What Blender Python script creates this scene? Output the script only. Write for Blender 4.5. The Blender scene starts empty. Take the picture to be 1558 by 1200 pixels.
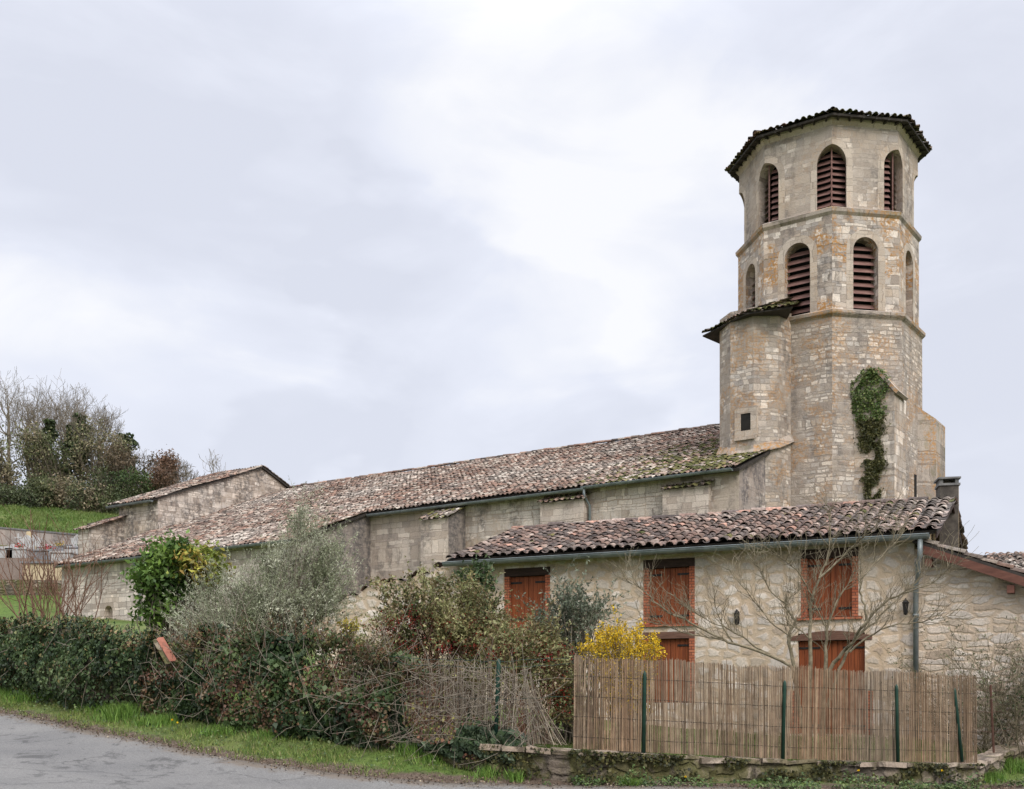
import bpy, math, random
import numpy as np
from mathutils import Vector, noise as mnoise
from mathutils.geometry import tessellate_polygon

SC = bpy.context.scene
COL = SC.collection
R = random.Random(7)
NR = np.random.default_rng(11)
PI = math.pi

# ------------------------------------------------------------------ camera
F, CX, YH, EYE = 1672.0, 779.0, 1045.0, 1.6      # focal length (px of a 1558 px wide frame), centre column, horizon row
cam_data = bpy.data.cameras.new("camera")
cam = bpy.data.objects.new("camera", cam_data)
COL.objects.link(cam)
cam.location = (0, 0, EYE)
cam.rotation_euler = (PI / 2, 0, 0)
cam_data.sensor_width = 36.0
cam_data.lens = 36.0 * F / 1558.0
cam_data.shift_y = (YH - 600.0) / 1558.0
cam_data.clip_end = 3000
SC.camera = cam

# ------------------------------------------------------------------ sky, sun, exposure
SUN_EL, SUN_AZ = math.radians(40), math.radians(156)      # azimuth clockwise from +Y
world = bpy.data.worlds.new("World")
SC.world = world
world.use_nodes = True


def sky():
    nt = world.node_tree
    N, L = nt.nodes, nt.links
    N.clear()
    out = N.new("ShaderNodeOutputWorld")
    bg = N.new("ShaderNodeBackground")
    bg.inputs[1].default_value = 0.1
    L.new(bg.outputs[0], out.inputs[0])
    st = N.new("ShaderNodeTexSky")
    st.sky_type = 'NISHITA'
    st.sun_disc = False
    st.sun_elevation = SUN_EL
    st.sun_rotation = SUN_AZ
    st.dust_density = 2.0
    tc = N.new("ShaderNodeTexCoord")
    sep = N.new("ShaderNodeSeparateXYZ")
    L.new(tc.outputs["Generated"], sep.inputs[0])
    mp = N.new("ShaderNodeMapping")
    mp.inputs["Scale"].default_value = (1.0, 1.0, 2.1)
    mp.inputs["Location"].default_value = (0.35, 0.1, 0.22)
    L.new(tc.outputs["Generated"], mp.inputs[0])
    def cloud(scale, detail, rough, dist, lo, hi):
        n1 = N.new("ShaderNodeTexNoise")
        n1.inputs["Scale"].default_value = scale
        n1.inputs["Detail"].default_value = detail
        n1.inputs["Roughness"].default_value = rough
        n1.inputs["Distortion"].default_value = dist
        L.new(mp.outputs[0], n1.inputs[0])
        mr = N.new("ShaderNodeMapRange")
        mr.interpolation_type = 'SMOOTHSTEP'
        mr.inputs[1].default_value, mr.inputs[2].default_value = lo, hi
        L.new(n1.outputs[0], mr.inputs[0])
        return mr.outputs[0]

    c1 = cloud(1.9, 5, 0.5, 0.4, 0.36, 0.62)
    c2 = cloud(5.5, 7, 0.55, 0.5, 0.40, 0.70)
    ad = N.new("ShaderNodeMath")
    ad.operation = 'MULTIPLY_ADD'
    L.new(c2, ad.inputs[0])
    ad.inputs[1].default_value = 0.45
    L.new(c1, ad.inputs[2])
    r1 = N.new("ShaderNodeValToRGB")
    cr = r1.color_ramp
    cr.elements[0].position = 0.0
    cr.elements[0].color = (6.5, 6.75, 7.65, 1)
    cr.elements[1].position = 1.0
    cr.elements[1].color = (8.7, 8.75, 9.05, 1)
    e = cr.elements.new(0.45)
    e.color = (7.3, 7.55, 8.45, 1)
    def patch(u, v, cosr0, cosr1, amt, src):
        d = Vector(((u - CX) / F, 1, (YH - v) / F)).normalized()
        dp = N.new("ShaderNodeVectorMath")
        dp.operation = 'DOT_PRODUCT'
        wv = N.new("ShaderNodeVectorMath")
        wv.operation = 'MULTIPLY_ADD'
        nz = N.new("ShaderNodeTexNoise")
        nz.inputs["Scale"].default_value = 3.0
        nz.inputs["Detail"].default_value = 5
        L.new(mp.outputs[0], nz.inputs[0])
        L.new(nz.outputs[1], wv.inputs[0])
        wv.inputs[1].default_value = (.22, .22, .22)
        L.new(tc.outputs["Generated"], wv.inputs[2])
        sb = N.new("ShaderNodeVectorMath")
        sb.operation = 'SUBTRACT'
        L.new(wv.outputs[0], sb.inputs[0])
        sb.inputs[1].default_value = (.11, .11, .11)
        L.new(sb.outputs[0], dp.inputs[0])
        dp.inputs[1].default_value = d
        mr = N.new("ShaderNodeMapRange")
        mr.interpolation_type = 'SMOOTHSTEP'
        mr.inputs[1].default_value, mr.inputs[2].default_value = cosr0, cosr1
        mr.inputs[4].default_value = amt
        L.new(dp.outputs["Value"], mr.inputs[0])
        a_ = N.new("ShaderNodeMath")
        L.new(src, a_.inputs[0])
        L.new(mr.outputs[0], a_.inputs[1])
        return a_.outputs[0]

    tot = patch(230, 470, .94, 1.0, -.40, ad.outputs[0])
    tot = patch(620, 540, .985, 1.0, -.40, tot)
    tot = patch(780, 310, .962, 1.0, .10, tot)
    dv = N.new("ShaderNodeMath")
    dv.operation = 'DIVIDE'
    L.new(tot, dv.inputs[0])
    dv.inputs[1].default_value = 1.2
    L.new(dv.outputs[0], r1.inputs[0])
    # an overcast sky is brighter towards the zenith
    el = N.new("ShaderNodeMapRange")
    el.interpolation_type = 'SMOOTHSTEP'
    el.inputs[1].default_value = 0.48
    el.inputs[2].default_value = 0.9
    el.inputs[3].default_value = 1.0
    el.inputs[4].default_value = 3.2
    L.new(sep.outputs[2], el.inputs[0])
    mul = N.new("ShaderNodeMix")
    mul.data_type = 'RGBA'
    mul.blend_type = 'MULTIPLY'
    mul.inputs[0].default_value = 1
    L.new(r1.outputs[0], mul.inputs[6])
    L.new(el.outputs[0], mul.inputs[7])
    mix = N.new("ShaderNodeMix")
    mix.data_type = 'RGBA'
    mix.inputs[0].default_value = 0.93
    L.new(st.outputs[0], mix.inputs[6])
    L.new(mul.outputs[2], mix.inputs[7])
    L.new(mix.outputs[2], bg.inputs[0])


sky()
sun_data = bpy.data.lights.new("sun", 'SUN')
sun_data.energy = 2.3
sun_data.angle = math.radians(35)
sun_data.color = (1.0, 0.95, 0.88)
sun = bpy.data.objects.new("sun", sun_data)
COL.objects.link(sun)
sdir = Vector((math.sin(SUN_AZ) * math.cos(SUN_EL), math.cos(SUN_AZ) * math.cos(SUN_EL), math.sin(SUN_EL)))
sun.rotation_euler = (-sdir).to_track_quat('-Z', 'Y').to_euler()
SC.view_settings.view_transform = 'Standard'
SC.view_settings.look = 'None'
SC.view_settings.exposure = 0.22
SC.view_settings.gamma = 1.0

# ------------------------------------------------------------------ helpers
ORG = {}


def at(u, v, Y):
    """the point of the place seen in the photograph at (u, v), Y metres ahead"""
    return Vector(((u - CX) / F * Y, Y, EYE + (YH - v) / F * Y))


def on_plane(p0, d, u, v):
    """where the sight line (u, v) meets the upright plane through p0 along d: (distance along d, height)"""
    k = (u - CX) / F
    s = (k * p0[1] - p0[0]) / (d[0] - k * d[1])
    Y = p0[1] + s * d[1]
    return s, EYE + (YH - v) / F * Y


def thing(name, label, cat, loc=(0, 0, 0), group=None, kind=None):
    o = bpy.data.objects.new(name, None)
    o.empty_display_size = 0.3
    COL.objects.link(o)
    o.location = loc
    ORG[o.name] = Vector(loc)
    tag(o, label, cat, group)
    return o


def tag(o, label=None, cat=None, group=None, kind=None):
    if label:
        o["label"] = label
    if cat:
        o["category"] = cat
    if group:
        o["group"] = group
    if kind:
        o["kind"] = kind
    return o


def link(name, me, mat, parent=None, loc=None):
    o = bpy.data.objects.new(name, me)
    COL.objects.link(o)
    if mat:
        me.materials.append(mat)
    if parent:
        o.parent = parent
        ORG[o.name] = ORG[parent.name]
    else:
        ORG[o.name] = Vector(loc or (0, 0, 0))
        o.location = ORG[o.name]
    return o


def fast(name, V, Fa, mat, parent=None, col=None, loc=None, smooth=False, kind=None, uv=None):
    """one mesh from arrays: V (n,3), Fa (m,k), colour per face (m,3)"""
    V = np.asarray(V, dtype=np.float64)
    Fa = np.asarray(Fa, dtype=np.int32)
    org = ORG[parent.name] if parent else Vector(loc or (0, 0, 0))
    V = V - np.array(org)[None, :]
    me = bpy.data.meshes.new(name)
    m, k = Fa.shape
    me.vertices.add(len(V))
    me.vertices.foreach_set("co", V.astype(np.float32).ravel())
    me.loops.add(m * k)
    me.loops.foreach_set("vertex_index", Fa.ravel())
    me.polygons.add(m)
    me.polygons.foreach_set("loop_start", np.arange(0, m * k, k, dtype=np.int32))
    if smooth:
        me.polygons.foreach_set("use_smooth", np.ones(m, dtype=bool))
    if uv is not None:
        l = me.uv_layers.new(name="UVMap")
        l.data.foreach_set("uv", np.asarray(uv, dtype=np.float32)[Fa.ravel()].ravel())
    if col is not None:
        a = me.attributes.new("Col", 'FLOAT_COLOR', 'FACE')
        c = np.ones((m, 4), dtype=np.float32)
        c[:, :3] = np.clip(col, 0, 1)
        a.data.foreach_set("color", c.ravel())
    me.update(calc_edges=True)
    me.validate()
    o = link(name, me, mat, parent, loc)
    if kind:
        o["kind"] = kind
    return o


class G:
    """collects faces, links them as ONE mesh object with wall-plane UVs in metres"""

    def __init__(self):
        self.V, self.F, self.U = [], [], {}

    def v(self, p):
        self.V.append(Vector(p))
        return len(self.V) - 1

    def poly(self, pts):
        self.F.append([self.v(p) for p in pts])

    def box(self, o, a, b, c):
        """box from corner o with edge vectors a, b, c (a x b along c)"""
        o, a, b, c = map(Vector, (o, a, b, c))
        i = [self.v(o + a * x + b * y + c * z) for z in (0, 1) for y in (0, 1) for x in (0, 1)]
        f = [(0, 2, 3, 1), (4, 5, 7, 6), (0, 1, 5, 4), (2, 6, 7, 3), (1, 3, 7, 5), (0, 4, 6, 2)]
        if a.cross(b).dot(c) < 0:
            f = [q[::-1] for q in f]
        for q in f:
            self.F.append([i[k] for k in q])

    def wall(self, p0, d, outer, holes=(), reveal=0.0, inward=None, back=None):
        """flat face with holes in the plane p0 + d*s + z; reveals run along inward"""
        p0, d = Vector(p0), Vector(d)
        P = lambda q: Vector((p0.x + d.x * q[0], p0.y + d.y * q[0], q[1]))
        loops = [[Vector((q[0], q[1], 0)) for q in outer]] + [[Vector((q[0], q[1], 0)) for q in h] for h in holes]
        flat = [q for l in loops for q in l]
        base = [self.v(P(q)) for q in flat]
        for t in tessellate_polygon(loops):
            a, b, c = (flat[k] for k in t)
            if (b - a).cross(c - a).z < 0:
                t = (t[0], t[2], t[1])
            self.F.append([base[k] for k in t])
        if reveal:
            for h in holes:
                for i in range(len(h)):
                    q, r = P(h[i]), P(h[(i + 1) % len(h)])
                    w = Vector(inward) * reveal
                    self.poly([q, q + w, r + w, r])

    def prism(self, pts, w):
        """solid between the polygon pts (3-D) and the same shifted by w"""
        pts = [Vector(p) for p in pts]
        w = Vector(w)
        n = Vector((0, 0, 0))
        for i in range(len(pts)):
            n += pts[i].cross(pts[(i + 1) % len(pts)])
        if n.dot(w) > 0:
            pts = pts[::-1]
        self.poly(pts)
        self.poly([p + w for p in pts[::-1]])
        for i in range(len(pts)):
            a, b = pts[i], pts[(i + 1) % len(pts)]
            self.poly([b, a, a + w, b + w])

    def tube(self, path, r, k=8, cap=True):
        path = [Vector(p) for p in path]
        rr = r if isinstance(r, (list, tuple)) else [r] * len(path)
        rings = []
        for i, p in enumerate(path):
            t = (path[min(i + 1, len(path) - 1)] - path[max(i - 1, 0)]).normalized()
            x = t.cross(Vector((0, 0, 1)) if abs(t.z) < .9 else Vector((1, 0, 0))).normalized()
            y = t.cross(x)
            rings.append([self.v(p + (x * math.cos(2 * PI * j / k) + y * math.sin(2 * PI * j / k)) * rr[i]) for j in range(k)])
        for a, b in zip(rings, rings[1:]):
            for j in range(k):
                self.F.append([a[j], a[(j + 1) % k], b[(j + 1) % k], b[j]])
        if cap:
            self.F.append(rings[0][::-1])
            self.F.append(rings[-1])

    def build(self, name, mat, parent=None, loc=None, smooth=False, bevel=0):
        org = ORG[parent.name] if parent else Vector(loc or (0, 0, 0))
        me = bpy.data.meshes.new(name)
        me.from_pydata([p - org for p in self.V], [], self.F)
        uvl = me.uv_layers.new(name="UVMap")
        for p in me.polygons:
            n = p.normal
            if p.index in self.U:
                us = self.U[p.index]
                for k, li in enumerate(p.loop_indices):
                    uvl.data[li].uv = us[k]
                continue
            for li in p.loop_indices:
                w = self.V[me.loops[li].vertex_index]
                if abs(n.z) < .8:
                    h = math.hypot(n.x, n.y)
                    uvl.data[li].uv = ((-n.y * w.x + n.x * w.y) / h, w.z)
                else:
                    uvl.data[li].uv = (w.x, w.y)
        if smooth:
            for p in me.polygons:
                p.use_smooth = True
        o = link(name, me, mat, parent, loc)
        if bevel:
            m = o.modifiers.new("bevel", 'BEVEL')
            m.width = bevel
            m.segments = 2
            m.limit_method = 'ANGLE'
        return o


# ------------------------------------------------------------------ materials
class NT:
    def __init__(self, name):
        self.m = bpy.data.materials.new(name)
        self.m.use_nodes = True
        self.t = self.m.node_tree
        self.b = self.t.nodes["Principled BSDF"]
        self.b.inputs["Specular IOR Level"].default_value = 0.25

    def n(self, kind, **kw):
        x = self.t.nodes.new("ShaderNode" + kind)
        for k, v in kw.items():
            setattr(x, k, v)
        return x

    def l(self, a, b):
        self.t.links.new(a, b)

    def uv(self):
        return self.n("TexCoord").outputs["UV"]

    def obj(self):
        return self.n("NewGeometry").outputs["Position"]

    def mapping(self, src, scale=(1, 1, 1), loc=(0, 0, 0)):
        m = self.n("Mapping")
        m.inputs["Scale"].default_value = scale
        m.inputs["Location"].default_value = loc
        self.l(src, m.inputs[0])
        return m.outputs[0]

    def noise(self, src, scale, detail=4, rough=0.55, dist=0.0, out=0):
        x = self.n("TexNoise")
        x.inputs["Scale"].default_value = scale
        x.inputs["Detail"].default_value = detail
        x.inputs["Roughness"].default_value = rough
        x.inputs["Distortion"].default_value = dist
        self.l(src, x.inputs[0])
        return x.outputs[out]

    def math(self, op, a, b=None, c=None, clamp=False):
        x = self.n("Math", operation=op, use_clamp=clamp)
        for i, q in enumerate((a, b, c)):
            if q is None:
                continue
            if isinstance(q, (int, float)):
                x.inputs[i].default_value = q
            else:
                self.l(q, x.inputs[i])
        return x.outputs[0]

    def vmath(self, op, a, b):
        x = self.n("VectorMath", operation=op)
        for i, q in enumerate((a, b)):
            if isinstance(q, tuple):
                x.inputs[i].default_value = q
            else:
                self.l(q, x.inputs[i])
        return x.outputs[0]

    def step(self, src, a, b, lo=0.0, hi=1.0):
        x = self.n("MapRange", interpolation_type='SMOOTHSTEP')
        self.l(src, x.inputs[0])
        for i, q in enumerate((a, b, lo, hi)):
            x.inputs[i + 1].default_value = q
        return x.outputs[0]

    def ramp(self, src, stops):
        x = self.n("ValToRGB")
        c = x.color_ramp
        c.elements[0].position, c.elements[0].color = stops[0][0], (*stops[0][1], 1)
        c.elements[1].position, c.elements[1].color = stops[-1][0], (*stops[-1][1], 1)
        for p, q in stops[1:-1]:
            c.elements.new(p).color = (*q, 1)
        self.l(src, x.inputs[0])
        return x.outputs[0]

    def mix(self, fac, a, b, mode='MIX'):
        x = self.n("Mix", data_type='RGBA', blend_type=mode)
        for i, q in ((0, fac), (6, a), (7, b)):
            if isinstance(q, (int, float)):
                x.inputs[i].default_value = q
            elif isinstance(q, tuple):
                x.inputs[i].default_value = (*q, 1)
            else:
                self.l(q, x.inputs[i])
        return x.outputs[2]

    def color(self, c, rough=0.85):
        if isinstance(c, tuple):
            self.b.inputs["Base Color"].default_value = (*c, 1)
        else:
            self.l(c, self.b.inputs["Base Color"])
        if isinstance(rough, (int, float)):
            self.b.inputs["Roughness"].default_value = rough
        else:
            self.l(rough, self.b.inputs["Roughness"])
        return self

    def bump(self, h, dist=0.02, strength=1.0):
        x = self.n("Bump")
        x.inputs["Strength"].default_value = strength
        x.inputs["Distance"].default_value = dist
        self.l(h, x.inputs["Height"])
        self.l(x.outputs[0], self.b.inputs["Normal"])
        return self


def stone(name, tones, mortar, size=(0.34, 0.17), style='coursed', stain=0.5, lichen=0.0, green=0.0,
          render=0.0, joint=0.06, bump=0.03, dark=(0.10, 0.09, 0.085)):
    """old masonry laid in wall-plane metres: single stones, joints, weather stains, lichen"""
    t = NT(name)
    uv = t.uv()
    warp = t.vmath('SUBTRACT', t.noise(uv, 1.7, 3, out=1), (0.5, 0.5, 0.5))
    w2 = t.vmath('SUBTRACT', t.noise(uv, 7.0, 2, out=1), (0.5, 0.5, 0.5))
    p = t.vmath('ADD', uv, t.vmath('MULTIPLY', warp, (0.26, 0.16, 0)))
    p = t.vmath('ADD', p, t.vmath('MULTIPLY', w2, (0.09, 0.065, 0)))
    sx, sy = size
    if style == 'coursed':
        sep = t.n("SeparateXYZ")
        t.l(p, sep.inputs[0])
        one = t.n("TexNoise", noise_dimensions='1D')
        t.l(sep.outputs[1], one.inputs["W"])
        one.inputs["Scale"].default_value = 2.2
        y = t.math('ADD', sep.outputs[1], t.math('MULTIPLY', one.outputs[0], sy * 2.6))
        row = t.math('FLOOR', t.math('DIVIDE', y, sy))
        wn = t.n("TexWhiteNoise", noise_dimensions='1D')
        t.l(row, wn.inputs["W"])
        stretch = t.math('MULTIPLY_ADD', wn.outputs[0], 0.9, 0.6)
        x = t.math('ADD', t.math('MULTIPLY', sep.outputs[0], stretch), t.math('MULTIPLY', wn.outputs[0], 7.3))
        n1 = t.n("TexNoise", noise_dimensions='1D')
        t.l(t.math('ADD', x, t.math('MULTIPLY', row, 5.7)), n1.inputs["W"])
        n1.inputs["Scale"].default_value = 1.3
        x = t.math('ADD', x, t.math('MULTIPLY', n1.outputs[0], sx * 1.6))
        cmb = t.n("CombineXYZ")
        t.l(x, cmb.inputs[0])
        t.l(y, cmb.inputs[1])
        br = t.n("TexBrick")
        t.l(cmb.outputs[0], br.inputs[0])
        br.inputs["Color1"].default_value = (0, 0, 0, 1)
        br.inputs["Color2"].default_value = (1, 1, 1, 1)
        br.inputs["Mortar"].default_value = (0.5, 0.5, 0.5, 1)
        br.inputs["Scale"].default_value = 1
        br.inputs["Mortar Size"].default_value = joint * sy
        br.inputs["Mortar Smooth"].default_value = 0.6
        br.inputs["Brick Width"].default_value = sx
        br.inputs["Row Height"].default_value = sy
        rnd = br.outputs["Color"]
        jm = t.step(t.math('ADD', br.outputs["Fac"], t.math('MULTIPLY', t.math('SUBTRACT', t.noise(uv, 8, 4, 0.7), 0.5), 1.1)), 0.22, 0.62)
    else:
        w3 = t.vmath('SUBTRACT', t.noise(uv, 3.4, 4, 0.6, out=1), (0.5, 0.5, 0.5))
        p = t.vmath('ADD', p, t.vmath('MULTIPLY', w3, (0.15, 0.10, 0)))
        q = t.mapping(p, (1 / sx, 1 / sy, 1))
        v1 = t.n("TexVoronoi", voronoi_dimensions='2D')
        v1.inputs["Scale"].default_value = 1
        v1.inputs["Randomness"].default_value = 0.75
        t.l(q, v1.inputs[0])
        v2 = t.n("TexVoronoi", voronoi_dimensions='2D', feature='DISTANCE_TO_EDGE')
        v2.inputs["Scale"].default_value = 1
        v2.inputs["Randomness"].default_value = 0.75
        t.l(q, v2.inputs[0])
        rnd = v1.outputs["Color"]
        # stones sunk in mortar to different depths, so joints vary from hairlines to broad smears
        ss = t.n("SeparateColor")
        t.l(rnd, ss.inputs[0])
        lim = t.math('ADD', t.math('MULTIPLY', ss.outputs[1], 0.16), t.math('MULTIPLY', t.noise(uv, 9, 4, 0.7), 0.26))
        jm = t.math('SUBTRACT', 1.0, t.step(t.math('SUBTRACT', v2.outputs[0], lim), joint - 0.22, joint - 0.04))
    sp = t.n("SeparateColor")
    t.l(rnd, sp.inputs[0])
    r1 = sp.outputs[0]
    k = len(tones)
    tones = [(q[0] * 1.02, q[1] * .965, q[2] * .98) for q in tones]
    mortar = (mortar[0] * 1.02, mortar[1] * .965, mortar[2] * .98)
    c = t.ramp(r1, [(0.08 + 0.84 * i / (k - 1), tones[i]) for i in range(k)])
    fine = t.noise(uv, 24, 5, 0.65)
    c = t.mix(1.0, c, t.ramp(fine, [(0.25, (0.70, 0.70, 0.69)), (0.75, (1.22, 1.2, 1.17))]), 'MULTIPLY')
    jvis = jm
    if render:
        # old render that still hides the joints in places
        rm = t.step(t.noise(uv, 0.55, 5, 0.6), 0.62 - render * 0.4, 0.72 - render * 0.4)
        jvis = t.math('MULTIPLY', jm, t.math('SUBTRACT', 1.0, t.math('MULTIPLY', rm, 0.75)))
        c = t.mix(t.math('MULTIPLY', rm, 0.72), c, t.mix(fine, tuple(x * .8 for x in mortar), tuple(min(1, x * 1.15) for x in mortar)))
    c = t.mix(t.math('MULTIPLY', jvis, 0.85), c, t.mix(fine, tuple(x * .75 for x in mortar), tuple(x * 1.1 for x in mortar)))
    # warm patches and grey weathering with a shape of their own
    c = t.mix(t.math('MULTIPLY', t.step(t.noise(uv, 0.33, 5, 0.6), 0.45, 0.7), 0.30), c, t.mix(1.0, c, (1.10, 0.96, 0.80), 'MULTIPLY'))
    if stain:
        a = t.noise(t.mapping(uv, (1, 0.35, 1), (3.3, 1.7, 0)), 1.1, 7, 0.68)
        s = t.step(a, 0.46 - .05 * (stain > .8) - .03 * (stain > 1), 0.62 - .05 * (stain > .8) - .03 * (stain > 1))
        b = t.noise(t.mapping(uv, (1, 1, 1), (9, 4, 0)), 5, 5, 0.7)
        s = t.math('MULTIPLY', s, t.step(b, 0.35, 0.6))
        c = t.mix(t.math('MULTIPLY', s, min(stain, .85), clamp=True), c, dark)
    if lichen:
        a = t.noise(t.mapping(uv, (1, 0.8, 1), (1.3, 6.7, 0)), 0.75, 5, 0.62)
        b = t.noise(uv, 9, 4, 0.7)
        s = t.math('MULTIPLY', t.step(a, 0.47, 0.58), t.step(b, 0.42, 0.58))
        c = t.mix(t.math('MULTIPLY', s, lichen), c, (0.40, 0.20, 0.06))
    if green:
        a = t.noise(t.mapping(uv, (1, 0.6, 1), (5.3, 2.7, 0)), 1.6, 6, 0.7)
        c = t.mix(t.math('MULTIPLY', t.step(a, 0.56 - green * .25, 0.68 - green * .25), min(1, green + .2)), c,
                  t.mix(fine, (0.05, 0.055, 0.015), (0.15, 0.14, 0.04)))
    t.color(c, 0.92)
    h = t.math('ADD', t.math('MULTIPLY', jvis, -0.8), t.math('MULTIPLY', t.noise(uv, 14, 6, 0.7), 0.9))
    h = t.math('ADD', h, t.math('MULTIPLY', r1, 0.3))
    t.bump(h, bump)
    return t.m


def tinted(name, rough=0.8, var=0.35, scale=9, trans=0.0, spec=0.2, bump=0.0):
    """surface whose own colour comes per tile / leaf / stalk, with fine mottling"""
    t = NT(name)
    a = t.n("Attribute", attribute_name="Col")
    f = t.noise(t.obj(), scale, 4, 0.65)
    c = t.mix(1.0, a.outputs["Color"], t.ramp(f, [(0.3, (1 - var,) * 3), (0.7, (1 + var,) * 3)]), 'MULTIPLY')
    t.color(c, rough)
    t.b.inputs["Specular IOR Level"].default_value = spec
    if trans:
        tr = t.n("BsdfTranslucent")
        t.l(c, tr.inputs[0])
        mx = t.n("MixShader")
        mx.inputs[0].default_value = trans
        t.l(t.b.outputs[0], mx.inputs[1])
        t.l(tr.outputs[0], mx.inputs[2])
        t.l(mx.outputs[0], t.t.nodes["Material Output"].inputs[0])
    if bump:
        t.bump(t.noise(t.obj(), scale * 4, 4, 0.7), bump)
    return t.m


def plain(name, c1, c2, scale=6, rough=0.8, metal=0.0, stretch=(1, 1, 1), bump=0.0, spec=0.25):
    t = NT(name)
    p = t.mapping(t.obj(), stretch)
    f = t.noise(p, scale, 5, 0.65)
    t.color(t.mix(t.step(f, 0.3, 0.7), c1, c2), rough)
    t.b.inputs["Metallic"].default_value = metal
    t.b.inputs["Specular IOR Level"].default_value = spec
    if bump:
        t.bump(t.noise(p, scale * 3, 4, 0.7), bump)
    return t.m


M = {}
TAN = [(0.31, 0.275, 0.235), (0.40, 0.36, 0.305), (0.50, 0.46, 0.40), (0.43, 0.41, 0.375), (0.72, 0.68, 0.60), (0.60, 0.555, 0.48), (0.42, 0.365, 0.295), (0.36, 0.34, 0.31)]
GREY = [(0.35, 0.32, 0.28), (0.49, 0.455, 0.40), (0.57, 0.535, 0.475), (0.50, 0.475, 0.43), (0.70, 0.66, 0.585)]
M['tower_low'] = stone('tower rubble', TAN, (0.30, 0.265, 0.22), (0.27, 0.155), 'coursed', 0.55, 0.55, render=0.30, joint=0.20, bump=0.035)
M['tower_mid'] = stone('tower ashlar with lichen', TAN, (0.31, 0.27, 0.215), (0.34, 0.20), 'coursed', 0.7, 0.95, joint=0.06, bump=0.04)
M['tower_top'] = stone('tower ashlar', TAN, (0.36, 0.32, 0.265), (0.29, 0.17), 'coursed', 0.6, 0.15, render=0.55, joint=0.06, bump=0.035)
M['dressed'] = stone('dressed stone', [(0.37, 0.33, 0.275), (0.43, 0.39, 0.325), (0.49, 0.445, 0.375)], (0.26, 0.225, 0.185), (0.5, 0.34), 'coursed', 0.3, 0.2, joint=0.03, bump=0.012)
M['cornice'] = stone('string course stone', [(0.28, 0.25, 0.215), (0.36, 0.325, 0.28), (0.42, 0.38, 0.325)], (0.20, 0.175, 0.145), (0.9, 0.6), 'coursed', 0.6, 0.8, 0.2, joint=0.02, bump=0.015)
M['turret'] = stone('turret rubble', TAN, (0.32, 0.285, 0.235), (0.26, 0.15), 'coursed', 0.65, 0.55, render=0.40, joint=0.10, bump=0.04)
M['nave'] = stone('nave wall', GREY, (0.40, 0.34, 0.265), (0.36, 0.21), 'coursed', 0.7, 0.15, render=0.33, joint=0.06, bump=0.03)
M['chapel'] = stone('chapel squared stone', GREY, (0.29, 0.265, 0.225), (0.34, 0.20), 'coursed', 0.30, 0.0, joint=0.07, bump=0.03)
M['ashlar'] = stone('tower buttress ashlar', TAN[1:], (0.28, 0.24, 0.19), (0.44, 0.25), 'coursed', 0.55, 0.3, joint=0.05, bump=0.02)
M['butt'] = stone('buttress stone', [(0.41, 0.36, 0.305), (0.51, 0.46, 0.395), (0.60, 0.55, 0.48), (0.37, 0.33, 0.29)], (0.37, 0.32, 0.265), (0.45, 0.25), 'coursed', 0.6, 0.0, joint=0.05, bump=0.02)
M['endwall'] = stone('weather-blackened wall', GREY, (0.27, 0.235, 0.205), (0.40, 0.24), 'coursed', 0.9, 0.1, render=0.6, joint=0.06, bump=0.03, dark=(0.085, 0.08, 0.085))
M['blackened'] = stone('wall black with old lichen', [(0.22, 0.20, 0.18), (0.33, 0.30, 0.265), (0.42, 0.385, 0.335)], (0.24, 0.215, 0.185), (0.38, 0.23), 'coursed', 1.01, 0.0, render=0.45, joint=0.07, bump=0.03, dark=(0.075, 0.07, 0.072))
M['choir'] = stone('choir gable wall', GREY, (0.36, 0.31, 0.245), (0.34, 0.19), 'coursed', 0.85, 0.1, render=0.25, joint=0.08, bump=0.03)
HS = [(0.44, 0.39, 0.31), (0.57, 0.525, 0.44), (0.62, 0.58, 0.50), (0.50, 0.475, 0.425), (0.76, 0.725, 0.645), (0.40, 0.345, 0.27)]
M['house'] = stone('house rubble in lime mortar', HS, (0.53, 0.435, 0.305), (0.33, 0.225), 'rubble', 0.25, 0.0, joint=0.085, bump=0.011)
M['lean'] = stone('lean-to rubble in lime mortar', HS, (0.53, 0.44, 0.32), (0.42, 0.14), 'rubble', 0.22, 0.0, joint=0.05, bump=0.016)
M['lowwall'] = stone('mossy low wall', [(0.13, 0.115, 0.09), (0.24, 0.21, 0.17), (0.34, 0.30, 0.24)], (0.09, 0.08, 0.06), (0.34, 0.19), 'rubble', 0.5, 0.0, 0.55, joint=0.05, bump=0.06)
M['coping'] = stone('worn coping', [(0.25, 0.21, 0.16), (0.34, 0.29, 0.23), (0.40, 0.35, 0.28)], (0.13, 0.11, 0.08), (0.6, 0.5), 'rubble', 0.5, 0.0, 0.25, joint=0.03, bump=0.03)
M['concrete'] = stone('streaked concrete', [(0.28, 0.265, 0.24), (0.33, 0.31, 0.285), (0.36, 0.34, 0.31)], (0.26, 0.245, 0.22), (2.2, 0.7), 'coursed', 0.75, 0.0, joint=0.01, bump=0.01)
M['tile'] = tinted('old roof tile', 0.9, 0.45, 14, bump=0.006)
M['board'] = plain('dark roof board', (0.028, 0.024, 0.021), (0.05, 0.042, 0.036), 5)
M['zinc'] = plain('weathered zinc', (0.13, 0.15, 0.155), (0.22, 0.245, 0.245), 3, 0.5, 0.35)
M['dark'] = plain('unlit interior dark', (0.012, 0.011, 0.010), (0.02, 0.018, 0.016), 4, 0.95)  # near-black colour painted in for unlit insides behind openings
M['louvre'] = plain('faded red louvre boards', (0.13, 0.062, 0.052), (0.24, 0.14, 0.12), 2.5, 0.8, stretch=(1, 1, 8))
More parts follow.
